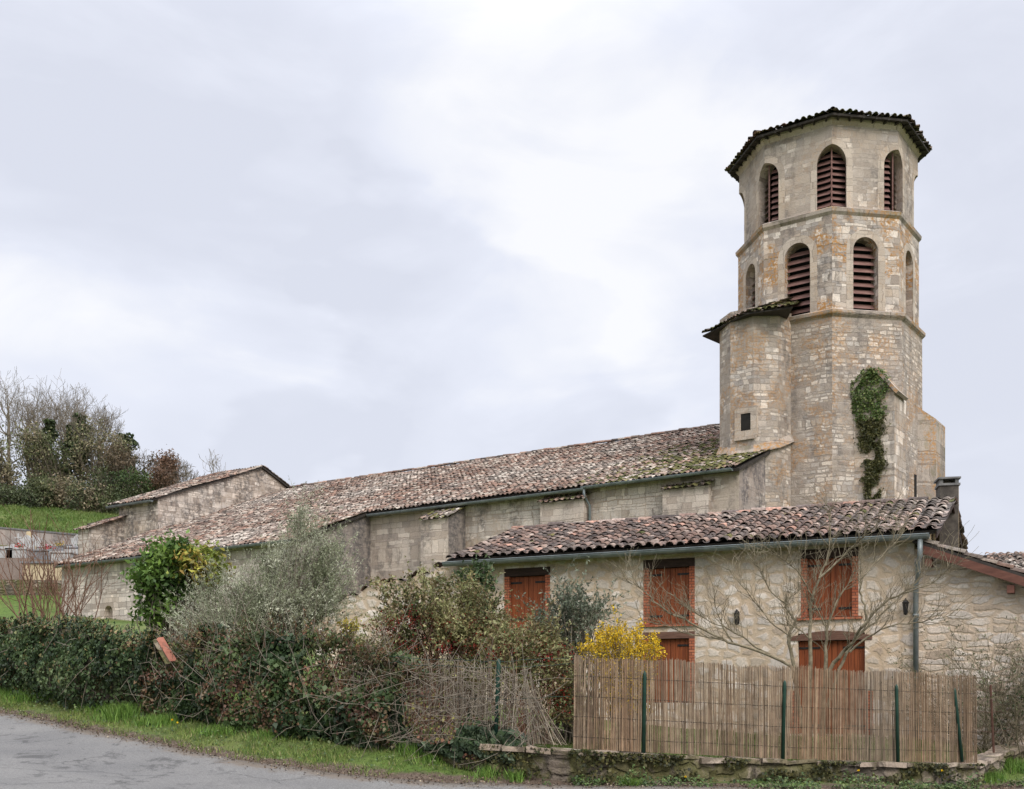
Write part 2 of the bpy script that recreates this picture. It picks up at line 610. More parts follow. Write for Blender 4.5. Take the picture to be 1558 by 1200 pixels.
M['shutter'] = plain('varnished red-brown boards', (0.135, 0.034, 0.012), (0.25, 0.068, 0.022), 2.6, 0.6, stretch=(9, 9, 0.6), bump=0.004)
M['lintel'] = plain('dark timber beam', (0.028, 0.017, 0.013), (0.055, 0.032, 0.025), 4, 0.8, stretch=(1, 1, 7))
M['lintel2'] = plain('brown timber beam', (0.10, 0.05, 0.035), (0.16, 0.085, 0.06), 4, 0.75, stretch=(1, 1, 7))
M['iron'] = plain('black iron', (0.012, 0.011, 0.011), (0.025, 0.022, 0.02), 9, 0.55)
M['fascia'] = plain('red-brown stained wood', (0.085, 0.034, 0.024), (0.145, 0.062, 0.043), 3, 0.6, stretch=(1, 1, 5))
M['ochre'] = plain('ochre lime render', (0.40, 0.30, 0.19), (0.48, 0.37, 0.245), 2, 0.9, bump=0.004)
M['chimney_shade'] = plain('shaded chimney side', (0.05, 0.043, 0.038), (0.11, 0.095, 0.08), 5, 0.9)  # dark tone paints the chimney's shaded left side
M['slate'] = plain('grey slab', (0.10, 0.10, 0.10), (0.18, 0.175, 0.17), 4, 0.8)
M['post'] = plain('green coated steel', (0.010, 0.035, 0.024), (0.018, 0.052, 0.036), 6, 0.45)
M['rust'] = plain('rusty steel', (0.06, 0.028, 0.02), (0.10, 0.05, 0.035), 12, 0.8)
M['leaf'] = tinted('leaves', 0.55, 0.2, 3, 0.22, 0.3)
M['ivy'] = tinted('ivy leaves', 0.5, 0.2, 3, 0.12, 0.3)
M['petal'] = tinted('petals', 0.6, 0.1, 5, 0.3)
M['cane'] = tinted('dry cane', 0.7, 0.25, 6, 0.12)
M['bark'] = plain('grey-brown bark', (0.11, 0.09, 0.07), (0.24, 0.205, 0.16), 12, 0.9, stretch=(1, 1, .5))
M['bark_pale'] = plain('pale lichened bark', (0.10, 0.082, 0.05), (0.24, 0.205, 0.14), 9, 0.9)
M['bark_red'] = plain('reddish twigs', (0.12, 0.06, 0.04), (0.22, 0.13, 0.09), 9, 0.9)
M['bark_far'] = plain('far grey twigs', (0.13, 0.108, 0.082), (0.235, 0.20, 0.155), 2, 0.95)
M['terracotta'] = plain('terracotta strip', (.20, .07, .045), (.29, .12, .08), 6, .85)
M['grave'] = plain('pale grave stone', (0.27, 0.27, 0.265), (0.42, 0.42, 0.41), 3, 0.7)
M['grave_dark'] = plain('grey granite', (0.12, 0.125, 0.135), (0.22, 0.225, 0.235), 8, 0.4)
M['grave_tan'] = plain('tan vault stone', (0.40, 0.32, 0.20), (0.50, 0.42, 0.28), 2, 0.9)


def brick_mat():
    t = NT('small red bricks')
    uv = t.uv()
    br = t.n("TexBrick")
    t.l(uv, br.inputs[0])
    br.inputs["Color1"].default_value = (0.30, 0.085, 0.042, 1)
    br.inputs["Color2"].default_value = (0.42, 0.15, 0.08, 1)
    br.inputs["Mortar"].default_value = (0.14, 0.055, 0.035, 1)
    br.inputs["Scale"].default_value = 1
    br.inputs["Brick Width"].default_value = 0.21
    br.inputs["Row Height"].default_value = 0.062
    br.inputs["Mortar Size"].default_value = 0.008
    br.inputs["Mortar Smooth"].default_value = 0.2
    t.color(t.mix(1.0, br.outputs[0], t.ramp(t.noise(uv, 20, 4), [(0.3, (.8, .8, .8)), (.7, (1.2, 1.2, 1.2))]), 'MULTIPLY'), 0.85)
    t.bump(t.math('MULTIPLY', br.outputs["Fac"], -1), 0.006)
    return t.m


M['brick'] = brick_mat()


def road_mat():
    t = NT('worn asphalt')
    p = t.obj()
    f = t.noise(p, 90, 3, 0.8)
    f2 = t.noise(p, 38, 4, 0.8)
    c = t.mix(t.step(t.math('ADD', t.math('MULTIPLY', f, 0.5), t.math('MULTIPLY', f2, 0.5)), 0.36, 0.64), (0.095, 0.093, 0.090), (0.235, 0.229, 0.219))
    c = t.mix(t.math('MULTIPLY', t.step(t.noise(p, 2.4, 6, 0.75), 0.52, 0.7), 0.35), c, (0.12, 0.115, 0.108))
    big = t.noise(p, 0.6, 5, 0.6)
    c = t.mix(1.0, c, t.ramp(big, [(0.3, (0.80, 0.80, 0.81)), (0.7, (1.14, 1.13, 1.11))]), 'MULTIPLY')
    # patches where the dressing has worn through, and fine cracks
    pt = t.noise(t.mapping(p, (1, .55, 1), (2.0, 0.4, 0)), 2.6, 7, 0.75, 0.4)
    sepm = t.n("SeparateXYZ")
    t.l(p, sepm.inputs[0])
    zone = t.math('MULTIPLY', t.step(sepm.outputs[0], -3.2, -4.8), t.step(sepm.outputs[1], 13.0, 14.2))
    c = t.mix(t.math('MULTIPLY', t.math('MULTIPLY', t.step(pt, 0.53, 0.62), zone), 0.7), c, (0.055, 0.053, 0.052))
    vo = t.n("TexVoronoi", feature='DISTANCE_TO_EDGE')
    vo.inputs["Scale"].default_value = 0.55
    t.l(t.vmath('ADD', p, t.vmath('MULTIPLY', t.noise(p, 2.5, 4, out=1), (0.7, 0.7, 0))), vo.inputs[0])
    crack = t.math('MULTIPLY', t.step(vo.outputs[0], 0.004, 0.016, 1, 0), t.step(t.noise(p, 0.5, 2), 0.42, 0.55))
    c = t.mix(t.math('MULTIPLY', crack, 0.3), c, (0.05, 0.05, 0.05))
    # grit and soil creeping in from the verge: UV y is metres from the road edge
    sep = t.n("SeparateXYZ")
    t.l(t.uv(), sep.inputs[0])
    e = t.math('ADD', sep.outputs[1], t.math('MULTIPLY', t.math('SUBTRACT', t.noise(p, 2.6, 5, 0.7), 0.5), 1.1))
    dirt = t.step(e, 0.05, 0.45, 1, 0)
    c = t.mix(t.math('MULTIPLY', dirt, 0.85), c, t.mix(f, (0.09, 0.068, 0.05), (0.19, 0.155, 0.12)))
    t.color(c, 0.85)
    t.bump(t.math('ADD', f, t.math('MULTIPLY', crack, -2)), 0.008)
    return t.m


M['road'] = road_mat()


def ground_mat():
    t = NT('turf and soil')
    p = t.obj()
    a = t.n("Attribute", attribute_name="dirt")
    f = t.noise(p, 5, 6, 0.7)
    g = t.ramp(f, [(0.3, (0.035, 0.06, 0.012)), (0.5, (0.075, 0.13, 0.022)), (0.7, (0.12, 0.17, 0.04))])
    big = t.noise(p, 0.18, 4)
    g = t.mix(t.math('MULTIPLY', t.step(big, 0.4, 0.65), 0.7), g, t.mix(f, (0.10, 0.12, 0.035), (0.19, 0.18, 0.075)))
    g = t.mix(1.0, g, t.ramp(t.noise(p, 1.1, 6, 0.7), [(0.3, (0.72, 0.75, 0.75)), (0.7, (1.2, 1.12, 1.1))]), 'MULTIPLY')
    s = t.ramp(t.noise(p, 22, 5, 0.75), [(0.3, (0.055, 0.038, 0.028)), (0.55, (0.12, 0.088, 0.065)), (0.75, (0.22, 0.18, 0.14))])
    d = t.step(t.math('ADD', a.outputs["Fac"], t.math('MULTIPLY', t.math('SUBTRACT', t.noise(p, 2.2, 5, 0.7), 0.5), 0.9)), 0.35, 0.6)
    t.color(t.mix(d, g, s), 0.95)
    t.bump(t.noise(p, 16, 5, 0.75), 0.04)
    return t.m


M['ground'] = ground_mat()

# ------------------------------------------------------------------ ground and road
CP = [(0, 0, 0), (-6, 0, .2), (6, 0, -.2), (0, 6, .03), (0, 12, .14), (-6, 12, .47), (6, 12, -.12), (14, 16, -.35), (-12, 13, .9), (20, 8, -.5),
      (.92, 16, .21), (4.5, 17.3, .06), (7.85, 19, -.1), (-1.31, 15.8, .249), (-3, 16.3, .38), (-4.93, 17.2, .57), (-7.6, 19.3, .84), (-10.25, 22, 1.07),
      (-11.9, 25.5, 1.55), (-7.3, 21, 1.1), (-4.24, 18.7, .85), (-1.85, 17.3, .67), (-.79, 16.8, .5), (-17, 26, 1.75), (-17, 30.5, 2.4), (-25, 16, 1.7),
      (0, 19, .75), (4, 20, .62), (8, 21, .42), (-3, 21, 1.2), (-6, 25, 2.0), (0, 24, .9), (5, 23, .6), (12, 22, .2), (16, 20, -.2),
      (0, 35, 1.9), (10, 33, 1.0), (-8, 35, 3.0), (-15, 40, 3.9), (-20, 50, 4.6), (-30, 50, 5.0), (-25, 40, 4.2), (-13, 30, 2.8), (-36, 40, 5),
      (-22, 56.8, 5.9), (-27, 56.8, 6.0), (-34, 56.8, 6.2), (-22, 58.7, 7.0), (-27, 58.7, 7.1), (-34, 58.7, 7.2),
      (-24, 68, 9.4), (-31, 68, 9.6), (-40, 68, 9.8), (-26, 79, 11.2), (-36, 79, 11.3), (-46, 79, 11.5), (-26, 81.5, 12.2), (-36, 81.5, 12.8), (-46, 81.5, 13.2),
      (-34, 92, 15.8), (-46, 92, 16.4), (-32, 100, 17.3), (-48, 100, 18.3), (-40, 120, 21), (-60, 140, 25), (-90, 120, 26), (-20, 100, 13), (0, 100, 8), (0, 60, 4),
      (20, 60, 1.5), (30, 100, 2), (60, 150, 0), (60, 30, -1), (-60, 30, 4), (-60, 70, 11), (-150, 200, 32), (0, 300, 4), (150, 200, -1), (250, 0, -3), (-250, 0, 8), (0, -200, -2),
      (500, 600, 0), (-500, 600, 30), (500, -400, -4), (-500, -400, 6)]
CPA = np.array(CP, dtype=float)


def _rbf():
    n = len(CPA)
    r = np.hypot(CPA[:, None, 0] - CPA[None, :, 0], CPA[:, None, 1] - CPA[None, :, 1])
    A = np.zeros((n + 1, n + 1))
    A[:n, :n] = -np.sqrt(r * r + 0.6)
    A[:n, n] = A[n, :n] = 1
    b = np.concatenate([CPA[:, 2], [0]])
    return np.linalg.solve(A, b)


RBF = _rbf()


def gz_arr(X, Y):
    X, Y = np.asarray(X, float), np.asarray(Y, float)
    out = np.full(X.shape, RBF[-1])
    for (x, y, _), w in zip(CPA, RBF[:-1]):
        out += w * -np.sqrt((X - x) ** 2 + (Y - y) ** 2 + 0.6)
    return out


def gz(x, y):
    return float(gz_arr(np.array([x]), np.array([y]))[0])


EDGE = [(-60, 58), (-34, 40), (-22, 31), (-15, 25.6), (-10.25, 22), (-7.4, 19.2), (-4.93, 17.2), (-3, 16.25), (-1.31, 15.75), (.92, 15.75), (4.5, 16.85), (7.85, 18.5), (9.2, 19.0), (13, 20.2), (22, 22), (45, 24)]


def edge_curve(step=0.25):
    P = [np.array(p, float) for p in EDGE]
    out = []
    for i in range(len(P) - 1):
        p0, p1, p2, p3 = P[max(i - 1, 0)], P[i], P[i + 1], P[min(i + 2, len(P) - 1)]
        n = max(2, int(np.linalg.norm(p2 - p1) / step))
        for k in range(n):
            t = k / n
            m1, m2 = (p2 - p0) / 2, (p3 - p1) / 2
            out.append((2 * t ** 3 - 3 * t ** 2 + 1) * p1 + (t ** 3 - 2 * t ** 2 + t) * m1 + (-2 * t ** 3 + 3 * t ** 2) * p2 + (t ** 3 - t ** 2) * m2)
    out.append(P[-1])
    return np.array(out)


EC = edge_curve()
ET = np.gradient(EC, axis=0)
ET /= np.linalg.norm(ET, axis=1)[:, None]
EN = np.stack([-ET[:, 1], ET[:, 0]], 1)          # points away from the road


def edge_dist(X, Y):
    """signed distance to the road edge: negative on the road"""
    sh = np.shape(X)
    X, Y = np.ravel(X), np.ravel(Y)
    out = np.empty(len(X))
    for i in range(0, len(X), 4000):
        d = (X[i:i + 4000, None] - EC[None, :, 0]), (Y[i:i + 4000, None] - EC[None, :, 1])
        k = np.argmin(d[0] ** 2 + d[1] ** 2, axis=1)
        j = np.arange(len(k))
        out[i:i + 4000] = d[0][j, k] * EN[k, 0] + d[1][j, k] * EN[k, 1]
    return out.reshape(sh)


def make_ground():
    def axis(parts):
        return np.unique(np.round(np.concatenate([np.arange(a, b, s) for a, b, s in parts]), 4))
    xs = axis([(-900, -120, 60), (-120, -50, 6), (-50, -16, 1.0), (-16, 11, .25), (11, 40, 1.5), (40, 120, 8), (120, 901, 60)])
    ys = axis([(-600, -20, 60), (-20, 8, 2), (8, 30, .25), (30, 90, .8), (90, 160, 4), (160, 1501, 60)])
    X, Y = np.meshgrid(xs, ys)
    Z = gz_arr(X, Y)
    d = edge_dist(X, Y)
    near = (np.abs(X) < 60) & (Y < 60)
    Z = Z - np.where(near, np.clip((-d + 0.22) / 0.25, 0, 1) * 0.10, 0)
    bumps = np.array([mnoise.noise((x * 1.1, y * 1.1, 0)) for x, y in zip(X.ravel(), Y.ravel())]).reshape(X.shape)
    Z = Z + np.where(d > 0.3, bumps * 0.05, 0)
    h, w = X.shape
    V = np.stack([X.ravel(), Y.ravel(), Z.ravel()], 1)
    i = np.arange(h * w).reshape(h, w)
    Fa = np.stack([i[:-1, :-1].ravel(), i[:-1, 1:].ravel(), i[1:, 1:].ravel(), i[1:, :-1].ravel()], 1)
    o = fast("ground", V, Fa, M['ground'], smooth=True)
    a = o.data.attributes.new("dirt", 'FLOAT', 'POINT')
    dirt = np.clip(1.0 - d / 0.75, 0, 1) * (d > -0.6)
    inside = (X > -4) & (X < 12) & (Y > 17) & (Y < 30) & (d > 1.0)          # bare garden soil behind the fence
    dirt = np.where(inside, 0.32, dirt)
    grv = (X < -20) & (Y > 58.3) & (Y < 80) & (X > -60)                      # gravel between the graves
    dirt = np.where(grv, 0.9, dirt)
    a.data.foreach_set("value", dirt.ravel().astype(np.float32))
    o["kind"] = "structure"
    w = np.concatenate([[-0.06, 0.0], np.arange(.2, 3, .25), np.arange(3, 12.1, .75)])
    wob = np.array([mnoise.noise((p[0] * 1.7, p[1] * 1.7, 4)) * .10 + mnoise.noise((p[0] * 6, p[1] * 6, 2)) * .035 for p in EC])
    V, U = [], []
    for q, k in enumerate(w):
        P = EC - EN * (k + wob * max(0, 1 - k))[:, None]
        z = gz_arr(P[:, 0], P[:, 1]) + (0.012 if q else -0.12)
        V.append(np.stack([P[:, 0], P[:, 1], z], 1))
        U.append(np.stack([np.arange(len(P)) * .25, np.full(len(P), k)], 1))
    n = len(EC)
    i = np.arange(n * len(w)).reshape(len(w), n)
    Fa = np.stack([i[1:, :-1].ravel(), i[1:, 1:].ravel(), i[:-1, 1:].ravel(), i[:-1, :-1].ravel()], 1)
    r = fast("road", np.concatenate(V), Fa, M['road'], smooth=True, uv=np.concatenate(U))
    r["kind"] = "structure"


make_ground()

# ------------------------------------------------------------------ roof tiles
TILE_OLD = np.array([(.155, .11, .092), (.23, .145, .112), (.29, .175, .132), (.19, .14, .115), (.42, .35, .29), (.085, .068, .06), (.26, .20, .16), (.34, .225, .17)])
TILE_DARK = np.array([(.10, .075, .066), (.14, .10, .085), (.18, .12, .10), (.12, .095, .085), (.075, .06, .055), (.22, .15, .12), (.36, .21, .16), (.26, .20, .17)])
MOSS = np.array([(.10, .10, .04), (.15, .135, .055), (.075, .08, .03)])


def tiles(name, O, a, b, W, L, parent, pal, pitch=0.23, expo=0.30, r=0.088, weights=None, clip=None, moss=None, sag=0.03, seed=1, mat='tile', lip=0.0, jit=1.0):
    """half-round clay tiles in columns up the slope: covers over channels, each tile its own shape and colour"""
    rg = np.random.default_rng(seed)
    O, a, b = np.array(O, float), np.array(a, float), np.array(b, float)
    a /= np.linalg.norm(a)
    b /= np.linalg.norm(b)
    n = np.cross(a, b)
    if n[2] < 0:
        n = -n
    nc, nr = int(W / pitch), int(math.ceil(L / expo))
    S, T = np.meshgrid((np.arange(nc) + .5) * W / nc, np.arange(nr) * expo - lip)
    S, T = S.ravel(), T.ravel()
    if clip is not None:
        k = np.array([clip(s, t) for s, t in zip(S, T)])
        S, T = S[k], T[k]
    m = len(S)
    V, Fa, C = [], [], []
    base = 0
    for kind in (0, 1):
        s0 = S + (0 if kind == 0 else W / nc / 2) + rg.normal(0, .014, m) * jit + .02 * np.sin(T * 1.1 + S * .7)
        t0 = T + rg.normal(0, .026, m) - .09 * (rg.random(m) < .03)
        ln = np.minimum(expo * 1.28, L + .02 - t0) * np.ones(m)
        yaw = rg.normal(0, .042, m) * jit
        lift = rg.normal(0, .010, m) * jit
        sc = 1 + rg.normal(0, .05, m)
        k = 6 if kind == 0 else 4
        ang = np.linspace(-1.45, 1.45, k + 1)
        rings = []
        for end in (0, 1):
            rad = (r if end == 0 else r * .80) * sc
            if kind == 1:
                rad = rad * .95
            along = t0 + ln * end
            hb = (0.052 if end == 0 else 0.030) + lift
            for th, keep in (((0.0, True), (0.013, True)) if (kind == 0 and end == 0) else ((0.0, True),)):
                q = rad - th
                if kind == 0:
                    x = q[:, None] * np.sin(ang)[None, :]
                    h = hb[:, None] + q[:, None] * np.cos(ang)[None, :] * .92 - r * .3
                else:
                    x = q[:, None] * np.sin(ang)[None, :]
                    h = hb[:, None] - q[:, None] * np.cos(ang)[None, :] * .6 + r * .42
                xs = s0[:, None] + x + yaw[:, None] * (end * ln)[:, None]
                sg = np.sin(s0 * .55 + seed) * np.sin(along * .8 + seed * 2) * sag + np.sin(s0 * 1.9 + along) * sag * .3
                p = O[None, None] + a * xs[..., None] + b * along[:, None, None] + n * (h + sg[:, None])[..., None]
                rings.append(p)
        P = np.stack(rings, 1)                      # m, rings, k+1, 3
        nrg = P.shape[1]
        idx = base + np.arange(m * nrg * (k + 1)).reshape(m, nrg, k + 1)
        V.append(P.reshape(-1, 3))
        base += m * nrg * (k + 1)
        lo, hi = idx[:, 0], idx[:, -1]
        f = [np.stack([lo[:, :-1], lo[:, 1:], hi[:, 1:], hi[:, :-1]], -1).reshape(-1, 4)]
        reps = [k]
        if nrg == 3:
            inn = idx[:, 1]
            f.append(np.stack([lo[:, 1:], lo[:, :-1], inn[:, :-1], inn[:, 1:]], -1).reshape(-1, 4))
            reps.append(k)
        ci = rg.choice(len(pal), m, p=weights)
        c = pal[ci] * rg.normal(1, .15, (m, 1)) * (0.82 if kind else 1.0)
        big = np.array([mnoise.noise((a_ * .22, b_ * .35, seed)) + .6 * mnoise.noise((a_ * .8, b_ * 1.1, seed + 3)) for a_, b_ in zip(s0, t0)])
        grey = np.clip(.25 + big * .8, 0, .75)[:, None]
        c = (c * (1 - grey) + (c.mean(1, keepdims=True) * np.array([[1.10, 1.0, .88]])) * grey) * (1 + .38 * big)[:, None].clip(.5, 1.5)
        if moss is not None:
            mk = np.array([moss(s, t) for s, t in zip(s0, t0)])
            sel = rg.random(m) < mk
            c = np.where(sel[:, None], MOSS[rg.integers(0, 3, m)] * rg.normal(1, .2, (m, 1)), c)
        for q in f:
            Fa.append(q)
            C.append(np.repeat(c, k, axis=0))
    return fast(name, np.concatenate(V), np.concatenate(Fa), M[mat], parent, np.concatenate(C))


def ridge_tiles(name, p, q, parent, pal, r=0.12, seed=3, step=.36):
    rg = np.random.default_rng(seed)
    p, q = Vector(p), Vector(q)
    d = (q - p)
    n = max(2, int(d.length / step))
    d.normalize()
    side = d.cross(Vector((0, 0, 1))).normalized()
    up = side.cross(d)
    V, Fa, C = [], [], []
    for i in range(n):
        c0 = p + d * (i * step)
        c1 = p + d * ((i + 1.15) * step)
        col = pal[rg.integers(0, len(pal))] * rg.normal(1, .15)
        dz = rg.normal(0, .012)
        b0 = len(V)
        for c, rr in ((c0, r), (c1, r * .85)):
            for j in range(7):
                t = -1.5 + 3.0 * j / 6
                V.append(c + side * math.sin(t) * rr + up * (math.cos(t) * rr + dz - .03))
        for j in range(6):
            Fa.append((b0 + j, b0 + 7 + j, b0 + 8 + j, b0 + j + 1))
            C.append(col)
    return fast(name, np.array([tuple(x) for x in V]), np.array(Fa), M['tile'], parent, np.array(C))


def slab(g, O, a, b, W, L, th):
    """roof board under tiles"""
    O, a, b = Vector(O), Vector(a).normalized(), Vector(b).normalized()
    n = a.cross(b)
    if n.z < 0:
        n = -n
    g.box(O - n * th, a * W, b * L, n * th)


def gutter(name, p, q, parent, r=0.075):
    p, q = Vector(p), Vector(q)
    d = (q - p).normalized()
    s = d.cross(Vector((0, 0, 1))).normalized()
    g = G()
    k = 8
    rings = []
    for c in (p, q):
        o_ = [g.v(c + s * math.cos(PI + PI * j / k) * r + Vector((0, 0, math.sin(PI + PI * j / k) * r))) for j in range(k + 1)]
        i_ = [g.v(c + s * math.cos(PI + PI * j / k) * (r - .008) + Vector((0, 0, math.sin(PI + PI * j / k) * (r - .008)))) for j in range(k + 1)]
        rings.append((o_, i_))
    for j in range(k):
        g.F.append([rings[0][0][j], rings[0][0][j + 1], rings[1][0][j + 1], rings[1][0][j]])
        g.F.append([rings[0][1][j + 1], rings[0][1][j], rings[1][1][j], rings[1][1][j + 1]])
    for e in (0, 1):
        g.F.append(rings[e][0])
        for t in (0, k):
            pass
    for t in (0, k):
        g.F.append([rings[0][0][t], rings[1][0][t], rings[1][1][t], rings[0][1][t]])
    # rolled front bead and joints
    for sg in (1, -1):
        g.tube([p + s * r * sg + Vector((0, 0, .004)), q + s * r * sg + Vector((0, 0, .004))], .011, 6)
    ln = (q - p).length
    for i in range(1, int(ln / 2.0) + 1):
        c = p + d * (i * 2.0)
        ring = [c + s * math.cos(PI + PI * j / k) * (r + .004) + Vector((0, 0, math.sin(PI + PI * j / k) * (r + .004))) for j in range(k + 1)]
        for j in range(k):
            g.poly([ring[j], ring[j + 1], ring[j + 1] + d * .05, ring[j] + d * .05])
    return g.build(name, M['zinc'], parent, smooth=False)


# ------------------------------------------------------------------ church
BETA = 0.6025
ND = Vector((math.cos(BETA), -math.sin(BETA), 0))      # along the nave, towards the tower
NB = Vector((math.sin(BETA), math.cos(BETA), 0))       # across the nave, away from the road
NE = Vector((7.714, 37.97, 0))
NZ, NP = 7.558 + EYE, 0.3853
SG, DR, DC, SC_ = -33.58, 11.417, -4.2456, -17.09


def nv(s, D, z=None):
    p = NE + ND * s + NB * D
    p.z = NZ + NP * D if z is None else z
    return p


church = thing("church", "long old stone church nave under a pale pink and grey clay tile roof", "church", (-6, 48, 3))
UP = (NB + Vector((0, 0, NP))).normalized()
KS = math.sqrt(1 + NP * NP)
OV = 0.35                                              # eave overhang


def arch(cx, half, sill, spring, n=9, rise=1.0):
    return [(cx - half, sill), (cx + half, sill)] + [(cx + half * math.cos(PI * i / n), spring + half * rise * math.sin(PI * i / n)) for i in range(n + 1)]


g = G()
WALL0 = nv(0, OV, 0)
# nave wall towards the road, end wall by the tower
nw0 = nv(SC_, OV, 0)
top = NZ + NP * OV - .06
s_b = on_plane(nw0, ND, 706, 800)[0]
g.wall(nw0, ND, [(-.3, 1), (s_b, 1), (s_b, top), (-.3, top)])
g.build("nave_wall", M['butt'], church)
g = G()
g.wall(nw0, ND, [(s_b, 1), (-SC_, 1), (-SC_, top), (s_b, top)])
g.build("nave_wall", M['nave'], church)
g = G()
e0 = nv(0, OV, 0)
g.wall(e0, NB, [(0, 0), (4.3, 0), (4.3, NZ + NP * (OV + 4.3) - .10), (0, NZ + NP * OV - .10)])
g.build("end_wall", M['endwall'], church)
# chapel under the lower part of the same roof
g = G()
c0 = nv(SG, DC + OV, 0)
ctop = NZ + NP * (DC + OV) - .06
s_n, z_n = on_plane(c0, ND, 165, 921)
_, z_b = on_plane(c0, ND, 165, 945)
g.wall(c0, ND, [(.2, 2), (SC_ - SG, 2), (SC_ - SG, ctop), (.2, ctop)], [arch(s_n, .32, z_b - .8, z_n - .32)], .3, NB)
g.build("chapel_wall", M['chapel'], church)
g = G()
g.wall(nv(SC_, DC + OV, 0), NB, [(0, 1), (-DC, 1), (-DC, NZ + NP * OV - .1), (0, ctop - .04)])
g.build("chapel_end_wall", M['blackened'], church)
g = G()
g.wall(nv(SG + .2, DC + OV, 0), NB, [(0, 2), (0, ctop - .04), (DR - DC, NZ + NP * DR - .1), (DR - DC, 2)])
g.build("chapel_west_wall", M['chapel'], church)
g = G()
q = nv(SG, DC + OV + .28, 0)
g.poly([q + ND * (s_n - .5) + Vector((0, 0, z_b - 1)), q + ND * (s_n + .5) + Vector((0, 0, z_b - 1)), q + ND * (s_n + .5) + Vector((0, 0, z_n + .2)), q + ND * (s_n - .5) + Vector((0, 0, z_n + .2))])
g.build("niche_back", M['chapel'], church)
# roof boards and tiles
g = G()
slab(g, nv(SG, 0) , ND, UP, -SG + .15, DR * KS, .10)
slab(g, nv(SG, DC), ND, UP, SC_ - SG + .15, -DC * KS, .10)
bz = nv(SG, DR)
dn = (NB - Vector((0, 0, NP))).normalized()
slab(g, bz, ND, dn, -SG, 11 * KS, .10)
g.build("roof_boards", M['board'], church)
TW = Vector((12.452, 43.453, 0))


def nave_moss(s, t):
    p = nv(SG + s, t / KS)
    d = math.hypot(p.x - 9.2, p.y - 40.6)
    return max(0, min(.9, 1.0 - d / 7.5)) * (0.5 + 0.9 * abs(mnoise.noise((s * .8, t * .8, 1)))) * 1.3


def chapel_moss(s, t):
    return 0.03


wts = np.array([.13, .14, .14, .15, .17, .08, .11, .08])
tiles("nave_roof", nv(SG, 0) + Vector((0, 0, .01)), ND, UP, -SG + .1, DR * KS, church, TILE_OLD, weights=wts / wts.sum(), moss=nave_moss, seed=5, sag=.05, lip=.06)
wts2 = np.array([.10, .13, .15, .12, .24, .05, .13, .08])
tiles("chapel_roof", nv(SG, DC) + Vector((0, 0, .01)), ND, UP, SC_ - SG + .12, -DC * KS, church, TILE_OLD * 1.06, weights=wts2 / wts2.sum(), seed=6, sag=.05, lip=.06)
ridge_tiles("ridge_cap", nv(SG, DR) + Vector((0, 0, .1)), nv(-1, DR) + Vector((0, 0, .1)), church, TILE_OLD * .75)
# gutters and downpipes
zoff = Vector((0, 0, -.05))
sj, _ = on_plane(nv(0, 0, 0), ND, 890, 745)
gutter("gutter", nv(SC_ + .2, -.07) + zoff + Vector((0, 0, -.05)), nv(sj, -.07) + zoff + Vector((0, 0, -.02)), church, .085)
gutter("gutter", nv(sj - .1, -.07) + zoff + Vector((0, 0, .04)), nv(-.1, -.07) + zoff + Vector((0, 0, .07)), church, .085)
gutter("gutter", nv(SG + .3, DC - .07) + zoff, nv(SC_ - .2, DC - .07) + zoff + Vector((0, 0, .06)), church, .085)
g = G()
p = nv(sj, -.07)
g.tube([p + Vector((0, 0, -.1)), p + Vector((0, 0, -.35)), nv(sj + .08, .22, NZ - .7), nv(sj + .08, .22, 2)], .055)
g.build("downpipe", M['zinc'], church, smooth=True)
g = G()
sd, _ = on_plane(nv(SG, DC + OV - .1, 0), ND, 213.5, 900)
p = nv(SG + sd, DC - .07)
g.tube([p + Vector((0, 0, -.1)), p + Vector((0, 0, -.35)), nv(SG + sd, DC + .22, NZ + NP * DC - .7), nv(SG + sd, DC + .22, 2)], .06)
g.build("downpipe", M['zinc'], church, smooth=True)
# three shallow buttresses with little tiled caps
for i, (u0, u1, vc, proj) in enumerate(((640, 682, 792, 1.15), (822, 888, 766, .35), (1008, 1078, 746, .22))):
    pl = nv(0, OV - proj, 0)
    s0, zc = on_plane(pl, ND, u0, vc)
    s1, _ = on_plane(pl, ND, u1, vc)
    zc = min(zc, NZ - .42)
    g = G()
    o = nv(s0, OV - proj, 1.0)
    zb = min(zc + proj * .5, NZ - .2)
    pts = [nv(s0, OV - proj, 1), nv(s0, OV + .02, 1), nv(s0, OV + .02, zb), nv(s0, OV - proj, zc)]
    g.prism(pts, ND * (s1 - s0))
    bu = g.build("buttress", M['butt'], church)
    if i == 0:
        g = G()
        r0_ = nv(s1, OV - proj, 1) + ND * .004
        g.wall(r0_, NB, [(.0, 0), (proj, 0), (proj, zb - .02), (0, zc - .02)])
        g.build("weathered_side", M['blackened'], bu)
    upc = Vector((NB.x * proj, NB.y * proj, zb - zc)).normalized()
    tiles("tile_cap", nv(s0 - .08, OV - proj - .14, zc - .02), ND, upc, s1 - s0 + .16, proj * 1.1 + .16, bu, TILE_OLD * .9, expo=.27, seed=30 + i, sag=0,
          moss=lambda s, t: .4)
# the taller choir block: gable wall seen over the nave roof
GP = nv(SG - .02, 0, 0)
out = [on_plane(GP, NB, u, v) for u, v in ((443, 747), (397, 712), (240, 759))]
sA, zA = out[2]
sB, zB = out[1]
sC, zC = out[0]
g = G()
g.wall(GP, NB, [(sA, 3), (sC + 6, 3), (sC + 6, zC - (sC + 6 - sC) * .35), (sC, zC), (sB, zB), (sA, zA)])
side = GP + NB * sA
LC = -on_plane(side, ND, 181, 790)[0]
g.poly([side + Vector((0, 0, 3)), side + Vector((0, 0, zA)), side - ND * LC + Vector((0, 0, zA)), side - ND * LC + Vector((0, 0, 3))])
g.build("choir_wall", M['choir'], church)
